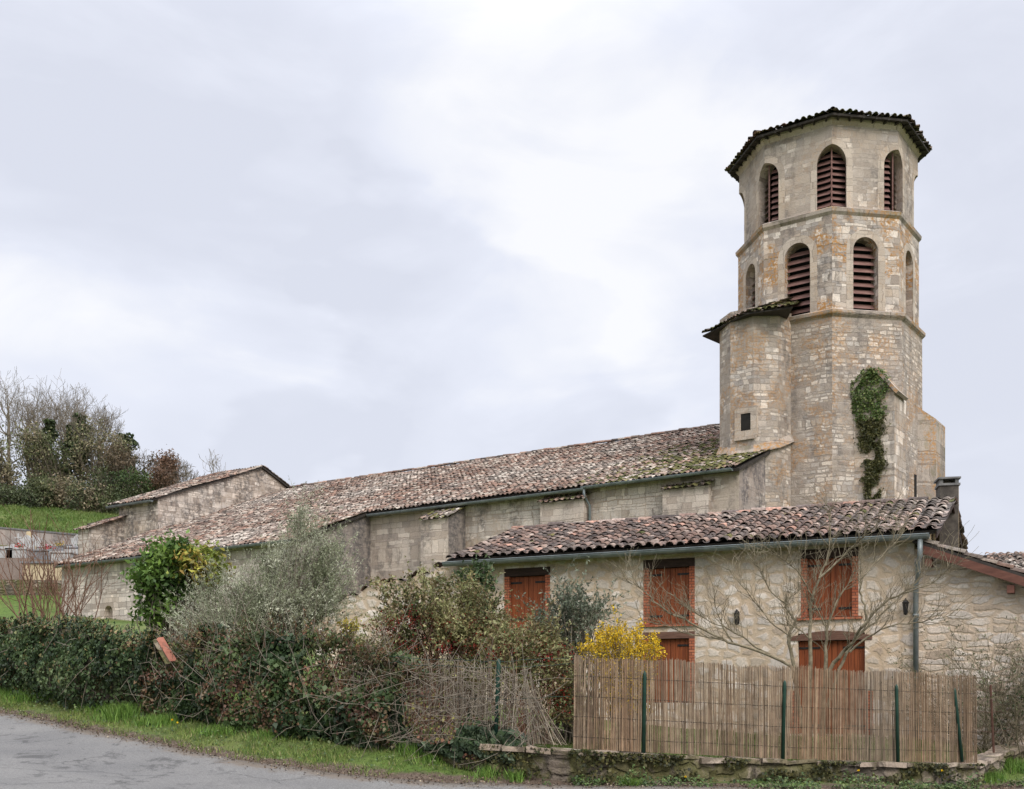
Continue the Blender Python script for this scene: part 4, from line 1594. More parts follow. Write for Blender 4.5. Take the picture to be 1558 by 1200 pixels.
def leaf_arrays(P, size, rg, normal=None, aspect=.5, tilt=.6, along=None, fold=.18, ajit=.5):
    """one folded leaf per point: 4 corners"""
    n = len(P)
    size = np.broadcast_to(np.asarray(size, float), (n,))
    N = unit(rg.normal(size=(n, 3))) if normal is None else unit(np.asarray(normal) + rg.normal(size=(n, 3)) * tilt)
    A = rg.normal(size=(n, 3)) if along is None else np.asarray(along) + rg.normal(size=(n, 3)) * ajit
    A = unit(A - N * (A * N).sum(1, keepdims=True))
    B = np.cross(N, A)
    L = size[:, None]
    W = L * aspect * .5
    p0 = P - A * L * .5
    p2 = P + A * L * .5 - N * L * fold * .6
    p1 = P + B * W + N * L * fold - A * L * .08
    p3 = P - B * W + N * L * fold - A * L * .08
    V = np.stack([p0, p1, p2, p3], 1).reshape(-1, 3)
    return V, np.arange(4 * n).reshape(n, 4)


def pick(pal, n, rg, w=None, var=.18):
    pal = np.asarray(pal, float)
    w = None if w is None else np.asarray(w, float) / np.sum(w)
    return pal[rg.choice(len(pal), n, p=w)] * rg.normal(1, var, (n, 1)).clip(.4, 1.8)


def pickn(pal, P, rg, scale=1.6, jit=.16, gain=.75):
    """leaf colours that run dark to light with the plant's own clumps"""
    pal = np.array(sorted(pal, key=sum), float)
    v = np.array([mnoise.noise((p[0] * scale, p[1] * scale, p[2] * scale)) + .5 * mnoise.noise((p[0] * scale * 3, p[1] * scale * 3, p[2] * scale * 3 + 7)) for p in P])
    f = ((.5 + gain * v + rg.normal(0, jit, len(P))).clip(0, .999)) * (len(pal) - 1)
    i = f.astype(int)
    f = (f - i)[:, None]
    return (pal[i] * (1 - f) + pal[i + 1] * f) * rg.normal(1, .10, (len(P), 1)).clip(.6, 1.4)


def leaves(name, P, size, col, parent, rg, mat='leaf', loc=None, kind=None, **kw):
    V, Fa = leaf_arrays(np.asarray(P), size, rg, **kw)
    return fast(name, V, Fa, M[mat], parent, col, loc=loc, kind=kind)


def tubes(name, segs, mat, parent, k=5, loc=None):
    S = np.array([(*a, *b, r, q) for a, b, r, q in segs], float)
    a, b, r, q = S[:, :3], S[:, 3:6], S[:, 6:7], S[:, 7:8]
    t = unit(b - a)
    ref = np.where(np.abs(t[:, 2:3]) < .9, np.array([[0, 0, 1.]]), np.array([[1., 0, 0]]))
    x = unit(np.cross(t, ref))
    y = np.cross(t, x)
    an = np.arange(k) * 2 * PI / k
    ring = x[:, None] * np.cos(an)[None, :, None] + y[:, None] * np.sin(an)[None, :, None]
    V = np.stack([a[:, None] + ring * r[:, None], b[:, None] + ring * q[:, None]], 1).reshape(-1, 3)
    base = (np.arange(len(S)) * 2 * k)[:, None]
    j = np.arange(k)
    Fa = np.stack([base + j, base + (j + 1) % k, base + k + (j + 1) % k, base + k + j], -1).reshape(-1, 4)
    return fast(name, V, Fa, M[mat], parent, loc=loc, smooth=True)


def grow(p, d, L, r, depth, rg, segs, tips, up=.12, kink=.22, nseg=4, kids=3, ratio=.68, spread=.75, rmin=.004):
    p, d = np.array(p, float), unit(np.array(d, float))
    pts = [p]
    for i in range(nseg):
        d = unit(d + rg.normal(0, kink, 3) + np.array([0, 0, up]))
        q = p + d * L / nseg
        r2 = max(rmin, r * (1 - .45 / nseg))
        segs.append((p, q, r, r2))
        p, r = q, r2
        pts.append(p)
        if depth <= 1:
            tips.append(p)
        if depth > 0 and i >= 1:
            for _ in range(kids if i == nseg - 1 else (1 if rg.random() < .75 else 0)):
                s = unit(rg.normal(size=3))
                s = unit(s - d * (s @ d))
                nd = unit(d * (1 - spread * .35) + s * spread * rg.uniform(.6, 1.1))
                grow(p, nd, L * ratio * rg.uniform(.7, 1.15), max(rmin, r * .68), depth - 1, rg, segs, tips, up, kink, nseg, kids, ratio, spread, rmin)
    tips.append(p)


def limb(pts, r0, r1, segs, rg, sub=3, wob=.02):
    """a branch drawn through given points, returned as its smoothed line"""
    P = np.array([tuple(p) for p in pts])
    t = np.linspace(0, len(P) - 1, (len(P) - 1) * sub + 1)
    Q = np.stack([np.interp(t, np.arange(len(P)), P[:, i]) for i in range(3)], 1)
    K = Q.copy()
    K[1:-1] = (Q[:-2] + Q[1:-1] * 2 + Q[2:]) / 4
    K[1:-1] += rg.normal(0, wob, K[1:-1].shape)
    rr = np.linspace(r0, r1, len(K))
    for i in range(len(K) - 1):
        segs.append((K[i], K[i + 1], rr[i], rr[i + 1]))
    return K


def lobe_points(lobes, n, rg, clump=40, cr=.16, shell=.55):
    """points in leaf clumps spread through a set of ellipsoid lobes (cx,cy,cz,rx,ry,rz)"""
    L = np.array(lobes, float)
    vol = L[:, 3] * L[:, 4] * L[:, 5]
    nc = max(1, n // clump)
    k = rg.choice(len(L), nc, p=vol / vol.sum())
    d = unit(rg.normal(size=(nc, 3)))
    rad = (shell + (1 - shell) * rg.random((nc, 1))) ** .8
    rad = np.where(rg.random((nc, 1)) < .25, rg.random((nc, 1)), rad)
    c = L[k, :3] + d * rad * L[k, 3:] * rg.uniform(.8, 1.12, (nc, 1))
    m = rg.poisson(clump, nc)
    idx = np.repeat(np.arange(nc), m)
    P = c[idx] + rg.normal(0, cr, (len(idx), 3)) * np.array([1, 1, .85])
    return P, c, idx


def bushy(name, label, cat, base, lobes, n, pal, size, rg, w=None, clump=40, cr=.16, aspect=.5, twig='bark', tw=.35, group=None, mat='leaf', shell=.55,
          along=None, tr=.010, ajit=.5, clump_var=.22, part='foliage'):
    t = thing(name, label, cat, base, group)
    P, c, idx = lobe_points(lobes, n, rg, clump, cr, shell)
    col = pickn(pal, P, rg, 1.4 if size < .2 else .35)
    col *= (rg.normal(1, clump_var, (len(c), 1)).clip(.5, 1.6))[idx]
    leaves(part, P, rg.uniform(.7, 1.3, len(P)) * size, col, t, rg, mat, aspect=aspect, along=along, ajit=ajit)
    segs = []
    b = np.array(base, float)
    for q in c[rg.random(len(c)) < tw]:
        s = b + rg.normal(0, .12, 3) * np.array([1, 1, 0]) * min(2, np.linalg.norm(q - b))
        m = (s * .5 + q * .5) + rg.normal(0, .12, 3)
        segs += [(s, m, tr * 1.8, tr * 1.2), (m, q, tr * 1.2, tr * .6), (q, q + rg.normal(0, cr, 3), tr * .6, tr * .3)]
    if segs:
        tubes('stems', segs, twig, t, 4)
    return t


def shoots(t, base, lobes, n, per, L, size, pal, rg, up=.6, droop=0.0, w=None, aspect=.4, twig='bark', r=.004, jit=.02, leafmat='leaf', part='foliage'):
    """wands growing out of the crown with leaves all along them"""
    P0, _, _ = lobe_points(lobes, n * 2, rg, 2, .05, .25)
    P0 = P0[:n]
    n = len(P0)
    c = np.average(np.array(lobes)[:, :3], axis=0, weights=np.array(lobes)[:, 3])
    c[2] = (c[2] + base[2]) / 2
    D = unit(unit(P0 - c) + rg.normal(0, .45, (n, 3)) + np.array([0, 0, up]))
    ln = L * rg.uniform(.5, 1.25, n)
    K = 5
    pts = [P0]
    for i in range(K):
        D = unit(D + rg.normal(0, .14, (n, 3)) - np.array([0, 0, droop]))
        pts.append(pts[-1] + D * (ln / K)[:, None])
    A = np.stack(pts, 1)
    k = np.repeat(np.arange(n), per)
    u_ = rg.random(len(k)) * K
    i0 = np.minimum(u_.astype(int), K - 1)
    f = (u_ - i0)[:, None]
    Q = A[k, i0] * (1 - f) + A[k, i0 + 1] * f + rg.normal(0, jit, (len(k), 3))
    dirn = unit(A[k, i0 + 1] - A[k, i0])
    tone = rg.normal(1, .2, (n, 1)).clip(.55, 1.5)
    leaves(part, Q, rg.uniform(.7, 1.25, len(Q)) * size * (1.15 - .07 * u_), pickn(pal, Q, rg, 1.4) * tone[k], t, rg, leafmat, along=dirn, ajit=.55, aspect=aspect)
    segs = []
    for i in range(K):
        ra, rb = r * (1 - .16 * i), r * (1 - .16 * (i + 1))
        segs += [(a, b, ra, rb) for a, b in zip(A[:, i], A[:, i + 1])]
    tubes('shoots', segs, twig, t, 3)


def W3(u, v, Y):
    p = at(u, v, Y)
    return (p.x, p.y, p.z)


# ------------------------------------------------------------------ ivy on the tower buttress
rg = np.random.default_rng(21)
t = thing("climbing_ivy", "dark green ivy and moss hanging down the corner buttress of the bell tower", "ivy", (fl.x, fl.y, 6))
P, NRM, CLR, S = [], [], [], []
bw = 1.62
for k in range(15000):
    h = rg.random()
    z = 7.9 + h * (zap - 7.95)
    wob = .04 * math.sin(h * 21 + 1) + .03 * math.sin(h * 47)
    lo_ = np.interp(h, [0, .25, .5, .62, .78, .9, 1], [.50, .42, .34, .22, .02, -.02, .38]) + wob - abs(rg.normal(0, .07))
    hi_ = np.interp(h, [0, .12, .2, .35, .6, .8, .92, 1], [.58, .70, .62, .72, .70, .78, .82, .56]) + wob + abs(rg.normal(0, .06))
    s = lo_ + (hi_ - lo_) * rg.random()
    if mnoise.noise((h * 9, s * 3, 3)) < -.30 and h < .7:
        continue
    if rg.random() < .42 + .5 * mnoise.noise((s * 6, z * 2.2, 8)):
        continue
    out = rg.uniform(.01, .12) * (1 + .8 * mnoise.noise((s * 5, z * 2.6, 0)))
    p = fl + ND * (s * bw) - NB * out
    P.append((p.x, p.y, z))
    NRM.append((-NB.x, -NB.y, .5))
    up_ = h > .66 + .1 * mnoise.noise((s * 4, 0, 1))
    CLR.append(((.075, .125, .03) if up_ else (.085, .08, .025)) if rg.random() < .6 else ((.17, .20, .065) if up_ else (.05, .055, .018)))
P = np.array(P)
leaves('foliage', P, rg.uniform(.04, .10, len(P)), np.array(CLR) * rg.normal(1, .2, (len(P), 1)), t, rg, 'ivy', normal=np.array(NRM), aspect=.8, tilt=.7)

# ------------------------------------------------------------------ trees and scrub on the hill
rg = np.random.default_rng(31)
HG_ = 'trees on the hill above the cemetery'


def bare_tree(label, u, vt, Y, rg, ivy=None, width=.32, name='bare_tree', depth=4, mat='bark_far', stems=1, group=HG_):
    x = (u - CX) / F * Y
    z = gz(x, Y) - .2
    H = EYE + (YH - vt) / F * Y - z
    t = thing(name, label, 'tree', (x, Y, z), group)
    segs, tips = [], []
    for _ in range(stems):
        d0 = np.array([rg.normal(0, .10), rg.normal(0, .1), 1])
        p = np.array([x, Y, z]) + np.array([rg.normal(0, .25), rg.normal(0, .25), 0]) * (stems > 1)
        K = limb([p, p + d0 * H * .25, p + d0 * H * .5 + rg.normal(0, .2, 3)], .030 * H * .55, .016 * H * .55, segs, rg, 3, .06)
        top = K[-1]
        for i in range(len(K)):
            if i >= len(K) // 3:
                for _k in range(2 if i < len(K) - 1 else 4):
                    dd = np.array([rg.normal(0, 1), rg.normal(0, 1), rg.uniform(.5, 1.6)])
                    dd[:2] *= width / .32 * .8
                    left = z + H - K[i][2]
                    grow(K[i], dd, left * rg.uniform(.26, .40), .010 * H * .5, depth - 1, rg, segs, tips, up=.10, kink=.16, nseg=4, kids=2, ratio=.66, spread=.8, rmin=.012)
    hs = np.sort([s[1][2] for s in segs])[-3] - z
    sc = np.array([1, 1, H / hs])
    o_ = np.array([x, Y, z])
    keep = [((a - o_) * sc + o_, (b - o_) * sc + o_, r, q) for a, b, r, q in segs]
    big = [s for s in keep if s[2] > .05]
    sm = [s for s in keep if s[2] <= .05]
    tubes('trunk', big or keep[:3], mat, t, 6)
    if sm:
        tubes('crown', sm, mat, t, 3)
    if ivy:
        n, z0, z1, r = ivy
        hh = rg.random(n)
        zz = z + H * (z0 + (z1 - z0) * hh)
        rad = r * np.sqrt(rg.random(n)) * (1.15 - .5 * hh) * (1 + .35 * np.sin(hh * 19))
        an = rg.random(n) * 2 * PI
        P = np.stack([x + rad * np.cos(an) + .25 * np.sin(hh * 9), Y + rad * np.sin(an), zz], 1)
        leaves('ivy', P, rg.uniform(.18, .38, n), pick([(.04, .06, .022), (.065, .09, .032), (.03, .042, .018)], n, rg), t, rg, aspect=.8)
    return t


bare_tree('tallest bare tree at the far left of the hill skyline', 14, 556, 104, rg, width=.30)
bare_tree('bare tree leaning over the scrub beside the tallest one', 45, 582, 108, rg, width=.34, stems=2)
bare_tree('bare tree with an ivy-wrapped trunk in the middle of the hill trees', 72, 589, 103, rg, ivy=(1500, .25, .72, .9), width=.3)
bare_tree('slender bare tree with the second highest crown on the hill', 97, 564, 106, rg, width=.30, stems=2)
bare_tree('hill tree carrying a big green ivy clump in its crown', 118, 596, 102, rg, ivy=(2200, .30, .80, 1.2), width=.3)
bare_tree('bare tree with fine twigs on the right flank of the hill wood', 148, 616, 105, rg, width=.32, stems=2)
bare_tree('small tree with bushy green ivy in its top, right of the hill wood', 188, 655, 101, rg, ivy=(1500, .45, .95, 1.3), width=.3)
bare_tree('low bare tree with a rounded twiggy crown behind the choir roof', 258, 686, 100, rg, width=.42, stems=2)
bare_tree('wide bare tree with forked grey limbs just left of the choir ridge', 280, 700, 98, rg, width=.45, stems=2)
bare_tree('thin lone bare tree rising behind the choir roof slope', 337, 684, 96, rg, width=.34, depth=3)
BRN = [(.22, .175, .11), (.28, .225, .15), (.17, .155, .085), (.33, .27, .18), (.13, .125, .065)]
GRN = [(.065, .085, .038), (.095, .115, .052), (.125, .14, .065), (.045, .06, .028)]
OLV = [(.14, .155, .07), (.195, .195, .095), (.105, .13, .052), (.225, .21, .115)]


def hill_bush(label, u, v, ru, rv, Y, pal, rg, n=4200, name='scrub_bush', size=.23, twigs=True):
    c = W3(u, v, Y)
    k = Y / F
    gzv = gz(c[0], Y)
    b = (c[0], Y, gzv - .1)
    lobes = [(c[0] + rg.normal(0, ru * k * .45), Y + rg.normal(0, 1), c[2] + rg.normal(0, rv * k * .35), ru * k * rg.uniform(.45, .75), ru * k * .5, rv * k * rg.uniform(.5, .8)) for _ in range(5)]
    lobes.append((c[0], Y, (gzv + c[2]) / 2, ru * k * .75, ru * k * .5, max(.6, (c[2] - gzv) * .6)))
    return bushy(name, label, 'bush', b, lobes, n, pal, size, rg, clump=28, cr=.42, aspect=.55, twig='bark_far', tw=.9, group='scrub under the hill trees', tr=.022)


for row in (("brown and green scrub at the far left foot of the hill wood", 5, 715, 45, 45, 100, OLV + BRN[:3]),
            ("dark evergreen bush low on the grass edge at far left", 15, 752, 38, 22, 97, GRN),
            ("olive brown thicket under the ivy-wrapped tree", 60, 705, 42, 50, 101, OLV + BRN[:2]),
            ("dark green holly-like bush left of the bramble mound", 58, 752, 34, 25, 96, GRN + OLV[:2]),
            ("tall dark green thicket in the middle of the hill wood", 105, 700, 40, 55, 102, GRN[:3] + OLV + BRN[:2]),
            ("tan bramble mound at the grass edge", 112, 748, 36, 30, 96, BRN[:4] + OLV[:1]),
            ("brown twiggy thicket right of the middle of the wood", 150, 705, 38, 42, 101, BRN[:3] + OLV),
            ("dark green bush at the grass edge above the cemetery wall", 152, 748, 30, 28, 95, GRN + OLV[:1]),
            ("reddish brown rounded bush under the small ivy-topped tree", 192, 720, 36, 36, 100, [(.13, .095, .06), (.16, .12, .075), (.10, .085, .05)]),
            ("green and brown bush at the right foot of the wood", 190, 755, 28, 20, 96, OLV + GRN[:1]),
            ("bright green rounded bush behind the choir roof", 232, 738, 26, 18, 98, [(.07, .11, .035), (.05, .085, .03), (.10, .13, .05)]),
            ("rust-coloured bush with dead leaves behind the choir roof", 249, 724, 9, 22, 97, [(.17, .10, .065), (.14, .085, .055)])):
    hill_bush(*row, rg=rg)

# ------------------------------------------------------------------ cemetery
rg = np.random.default_rng(41)
cw_ = thing("cemetery_wall", "long grey concrete wall with dark streaks at the back of the cemetery", "wall", (-36, 80, 11))
g = G()
a, b = at(-260, 780, 80), at(160, 818, 80)
g.prism([Vector((a.x, 80, 8)), Vector((b.x, 80, 8)), b, at(0, 804, 80), a], Vector((0, .35, 0)))
g.build("wall_face", M['concrete'], cw_)
g = G()
g.prism([a + Vector((0, -.06, 0)), at(0, 804, 80) + Vector((0, -.06, 0)), b + Vector((0, -.06, 0)), b + Vector((0, -.06, .12)), at(0, 804, 80) + Vector((0, -.06, .12)), a + Vector((0, -.06, .12))], Vector((0, .47, 0)))
g.build("wall_coping", M['slate'], cw_)
rw = thing("retaining_wall", "low brown stone retaining wall between the lawn and the graves", "wall", (-28, 58, 6))
g = G()
a, b = at(-230, 878, 57.5), at(110, 883, 57.5)
g.prism([Vector((a.x, 57.5, 5)), Vector((b.x, 57.5, 5)), b, a], Vector((0, .5, 0)))
g.build("masonry", M['lowwall'], rw)
graves = [(12, 826, 34, 76, 'grave', 'cross', 'small white grave with a cross at the far left of the upper row'),
          (37, 826, 30, 75, 'grave', 'stele', 'white grave with a stepped headstone in the upper row, second from the left'),
          (60, 829, 30, 75, 'grave', 'plain', 'pale flat tomb beside the tall tan pillar'),
          (86, 832, 30, 74, 'grave_dark', 'plain', 'grey granite tomb in the middle of the upper row'),
          (104, 834, 28, 74, 'grave', 'stele', 'pale headstone near the chapel roof corner, right part of the upper row'),
          (118, 836, 26, 73, 'grave_dark', 'stele', 'dark grey rounded headstone at the right end of the upper row'),
          (4, 852, 30, 68, 'grave', 'plain', 'white flat tomb at the far left of the lower row'),
          (24, 850, 30, 68, 'grave', 'stele', 'tall white tomb with red flowers in the lower row'),
          (68, 854, 36, 67, 'grave_dark', 'plain', 'broad grey slab tomb in the lower row'),
          (92, 856, 30, 66, 'grave', 'plain', 'pale slab tomb at the right end of the lower row')]
for i, (u, v, w, Y, mt, kind, lab) in enumerate(graves):
    k = Y / F
    c = at(u, v + 9, Y)
    z = gz(c.x, Y) + .25
    t = thing("grave", lab, "grave", (c.x, Y, z - .5), "graves in the cemetery")
    W = w * k
    g = G()
    g.box((c.x - W / 2, Y, z - 1.2), (W, 0, 0), (0, 2.0, 0), (0, 0, 1.45))
    g.box((c.x - W / 2 - .06, Y - .06, z + .254), (W + .12, 0, 0), (0, 2.12, 0), (0, 0, .12))
    g.build("slab", M[mt], t, bevel=.02)
    g = G()
    h = {'cross': .35, 'stele': .75, 'plain': .30}[kind]
    g.box((c.x - W * .36, Y + 1.5, z + .38), (W * .72, 0, 0), (0, .25, 0), (0, 0, h))
    if kind == 'stele':
        pts = [(c.x - W * .22 + W * .44 * j / 8, Y + 1.52, z + .385 + h + .25 * math.sin(PI * j / 8)) for j in range(9)]
        g.prism(pts, (0, .2, 0))
    if kind == 'cross':
        g.box((c.x - .05, Y + 1.55, z + .38 + h + .002), (.1, 0, 0), (0, .1, 0), (0, 0, .75))
        g.box((c.x - .25, Y + 1.545, z + .38 + h + .42), (.5, 0, 0), (0, .11, 0), (0, 0, .1))
    g.build("headstone", M[mt], t, bevel=.02)
    if i in (1, 3, 5, 7, 8):
        fc = {7: (.45, .03, .04), 1: (.5, .12, .2), 3: (.45, .3, .05), 5: (.4, .35, .4), 8: (.5, .05, .1)}[i]
        P = np.array([c.x, Y + .5, z + .5]) + rg.normal(0, .16, (120, 3)) * np.array([1, 1, .7])
        ft = thing("flower_pot", "flowers laid on " + lab.split(' in the ')[0].split(' at the ')[0].split(' near ')[0].split(' with ')[0] + {1: " with the stepped headstone", 3: " in the middle", 5: " at the row's end", 7: " in the lower row", 8: ", the broad one"}[i], "flowers", (c.x, Y + .5, z + .38), "flowers on the graves")
        leaves("blooms", P, .10, pick([fc, fc, (.05, .10, .03)], 120, rg), ft, rg, 'petal', aspect=.9)
        g = G()
        g.tube([(c.x, Y + .5, z + .37), (c.x, Y + .5, z + .52)], [.09, .13], 8)
        g.build("pot", M['grave_tan'], ft)
t = thing("stone_pillar", "tan square cemetery pillar with a tapered top standing between the tombs", "pillar", W3(44, 852, 70))
c = at(44, 856, 70)
c.z = gz(c.x, 70) + .2
g = G()
g.box((c.x - .35, 69.65, c.z - 1.2), (.7, 0, 0), (0, .7, 0), (0, 0, 1.7))
g.build("base", M['grave_tan'], t, bevel=.03)
g = G()
g.tube([(c.x, 70, c.z + .5), (c.x, 70, c.z + 1.05), (c.x, 70, c.z + 1.4)], [.28, .22, .14], 8)
g.build("shaft", M['grave_tan'], t)
t = thing("family_vault", "broad ochre family vault with a slate top above the retaining wall", "tomb", W3(60, 880, 60))
a = at(34, 880, 59.5)
b = at(108, 880, 59.5)
zt = EYE + (YH - 857) / F * 59.5
g = G()
g.box((a.x, 59.5, 5.5), (b.x - a.x, 0, 0), (0, 2.6, 0), (0, 0, zt - 5.5))
g.build("body", M['grave_tan'], t, bevel=.02)
g = G()
g.box((a.x - .1, 59.4, zt + .002), (b.x - a.x + .2, 0, 0), (0, 2.8, 0), (0, 0, .10))
g.build("top_slab", M['grave_dark'], t)
g = G()
g.box(((a.x + b.x) / 2 - .3, 59.47, 6.6), (.6, 0, 0), (0, .04, 0), (0, 0, .75))
g.build("plaque", M['grave'], t)

# ------------------------------------------------------------------ ivy-covered wall on the left and the overgrown stretch beside it
IVY = [(.020, .038, .014), (.034, .060, .020), (.052, .085, .028), (.095, .13, .05), (.014, .026, .010)]


def along(poly, step=.04):
    P = np.array(poly, float)
    seg = np.linalg.norm(np.diff(P[:, :2], axis=0), axis=1)
    s = np.concatenate([[0], np.cumsum(seg)])
    return P, s


def hedge_points(poly, n, rg, bulge=.30, lean=.0, topround=.25):
    """random points on the bulging front and top of a hedge: poly of (x, y, z_base, z_top)"""
    P, s = along(poly)
    q = rg.random(n) * s[-1]
    B = np.stack([np.interp(q, s, P[:, i]) for i in range(4)], 1)
    T = np.stack([np.interp(q + .05, s, P[:, i]) - np.interp(q - .05, s, P[:, i]) for i in range(2)], 1)
    T = unit(T)
    Nn = np.stack([T[:, 1], -T[:, 0]], 1)
    h = rg.random(n) ** .9
    nz = np.array([mnoise.noise((a * .9 + b * .9, b * 1.7, 0)) * .6 + mnoise.noise((a * 2.6 + b * 2.0, b * 4.0, 5)) * .4 for a, b in zip(q, h)])
    prof = np.sin(np.clip(h * 1.05 + .12, 0, 1) * PI) ** .5
    out = bulge * (prof * .75 + nz * 1.25) + rg.uniform(-.10, .06, n)
    topn = np.array([mnoise.noise((a * 1.3, 0, 9)) * .24 + mnoise.noise((a * 4.1, 0, 3)) * .14 for a in q])
    z = B[:, 2] + (B[:, 3] - B[:, 2] + topn) * h
    X = B[:, 0] + Nn[:, 0] * out
    Y = B[:, 1] + Nn[:, 1] * out
    back = rg.random(n) < topround
    X = np.where(back, X - Nn[:, 0] * rg.random(n) * .6 * (h > .6), X)
    Y = np.where(back, Y - Nn[:, 1] * rg.random(n) * .6 * (h > .6), Y)
    z = np.where(back & (h > .6), B[:, 2] + (B[:, 3] - B[:, 2] + topn) * rg.uniform(.9, 1.03, n), z)
    N3 = np.stack([Nn[:, 0], Nn[:, 1], .25 + .6 * (h > .85)], 1)
    return np.stack([X, Y, z], 1), N3, q, h


def pz(x, y, u=None, v=None):
    return EYE + (YH - v) / F * y


rg = np.random.default_rng(51)
ivyp = [(-19.5, 33, 2.5, 3.9), (-15.5, 29, 2.05, 3.45), (-11.95, 25.6, 1.5, 3.12), (-9.7, 23.3, 1.25, 3.0), (-7.5, 21.2, 1.05, 2.72), (-6.55, 20.5, .95, 2.5)]
t = thing("ivy_wall", "garden wall buried under a thick dark green ivy curtain beside the road", "ivy wall", (-10, 23.6, 1.2))
g = G()
for (x0, y0, b0, t0), (x1, y1, b1, t1) in zip(ivyp, ivyp[1:]):
    g.prism([(x0, y0 + .12, b0 - .4), (x1, y1 + .12, b1 - .4), (x1, y1 + .12, t1 - .16), (x0, y0 + .12, t0 - .16)], (.25, .35, 0))
g.build("masonry", M['lowwall'], t)
P, N3, q, h = hedge_points(ivyp, 48000, rg, .48)
# strands hang in slanting ridges
rid = np.sin((q * 1.0 + h * 1.3) * 8 + 2 * np.sin(q * 2.3)) * .09 + np.sin((q * 1.1 + h * 1.7) * 19 + np.sin(q * 5)) * .04
P[:, :2] += N3[:, :2] * rid[:, None]
ns = 520
n2 = 34000
k = rg.integers(0, ns, n2)
SQ, SO, SS = rg.random(ns) * (q.max() + .6), rg.normal(.04, .10, ns), rg.uniform(.15, .75, ns)
SH = rg.uniform(.05, .5, ns)
h2 = SH[k] + (1.02 - SH[k]) * rg.random(n2) ** .8
q2 = (SQ[k] - SS[k] * (1 - h2) + .05 * np.sin(h2 * 9 + k) + rg.normal(0, .035, n2)).clip(0, q.max())
Pi, si = along(ivyp)
B2 = np.stack([np.interp(q2, si, Pi[:, j]) for j in range(4)], 1)
T2 = unit(np.stack([np.interp(q2 + .05, si, Pi[:, j]) - np.interp(q2 - .05, si, Pi[:, j]) for j in range(2)], 1))
N2 = np.stack([T2[:, 1], -T2[:, 0]], 1)
lump = np.array([mnoise.noise((a * .9 + b * .9, b * 1.7, 0)) for a, b in zip(q2, h2)])
o2 = .34 * np.sin(np.clip(h2 * 1.05 + .12, 0, 1) * PI) ** .5 + .30 * lump + SO[k] + rg.normal(0, .02, n2)
tn = np.array([mnoise.noise((a * 1.3, 0, 9)) * .24 + mnoise.noise((a * 4.1, 0, 3)) * .14 for a in q2])
P2 = np.stack([B2[:, 0] + N2[:, 0] * o2, B2[:, 1] + N2[:, 1] * o2, B2[:, 2] + (B2[:, 3] - B2[:, 2] + tn) * h2], 1)
sel = rg.random(len(P)) < .45
P, N3, q, h = P[sel], N3[sel], q[sel], h[sel]
P = np.concatenate([P, P2])
N3 = np.concatenate([N3, np.stack([N2[:, 0], N2[:, 1], .25 + .6 * (h2 > .85)], 1)])
q, h = np.concatenate([q, q2]), np.concatenate([h, h2])
col = pickn(IVY, P, rg, 1.3)
col = np.where((rg.random(len(P)) < .05 + .30 * (h > .86))[:, None], pick([(.14, .15, .06), (.20, .17, .07), (.16, .10, .05)], len(P), rg), col)
leaves("ivy", P, rg.uniform(.03, .10, len(P)), col, t, rg, 'ivy', normal=N3, aspect=.85, tilt=.42, along=np.array([0, 0, -1.]), ajit=.6)
segs = []
for _ in range(260):
    i = rg.integers(0, len(P))
    p = P[i] + N3[i] * .04
    d = np.array([rg.normal(0, .5), rg.normal(0, .3), rg.normal(-.3, .6)])
    m = p + d * .25
    segs += [(p, m, .006, .005), (m, m + d * .2 + rg.normal(0, .1, 3), .005, .003)]
tubes("stems", segs, 'bark', t, 4)
# the wall's bare end: sloping coping with a strip of red tile
A, B = at(238, 972, 20.25), at(258, 1006, 19.95)
g = G()
sd = Vector((.09, .02, 0))
g.box(A, B - A, Vector((.085, .03, .01)), Vector((.02, .04, .03)))
g.build("red_tile_strip", M['terracotta'], t)
g = G()
g.box(A + Vector((-.07, -.01, -.03)), B - A + Vector((0, 0, -.02)), Vector((.075, .02, .01)), Vector((.02, .04, .03)))
g.box(A + Vector((-.22, .16, -1.5)), (.30, 0, 0), (.1, .3, 0), (0, 0, 1.42))
g.build("wall_end", M['lowwall'], t)

RUS = [(.15, .065, .04), (.10, .05, .033), (.20, .10, .06), (.16, .115, .07), (.09, .06, .04), (.13, .12, .05)]
MIXG = [(.05, .075, .025), (.08, .105, .035), (.12, .14, .05), (.035, .055, .02)]
hp2 = [(-6.6, 20.5, .95, 2.40), (-5.4, 19.6, .9, 2.52), (-4.2, 18.7, .82, 2.48), (-3.1, 18.0, .76, 2.42), (-2.35, 17.55, .72, 2.15), (-1.7, 17.2, .66, 1.95)]
t = thing("overgrown_hedge", "tangled hedge of ivy and rust-brown dead creeper next to the old reed screen", "hedge", (-4, 18.8, .8))
P, N3, q, h = hedge_points(hp2, 28000, rg, .42)
f1 = np.array([mnoise.noise((a * .75 + 3, b * 1.1, 7)) + .35 * mnoise.noise((a * 3, b * 3, 1)) for a, b in zip(q, h)])
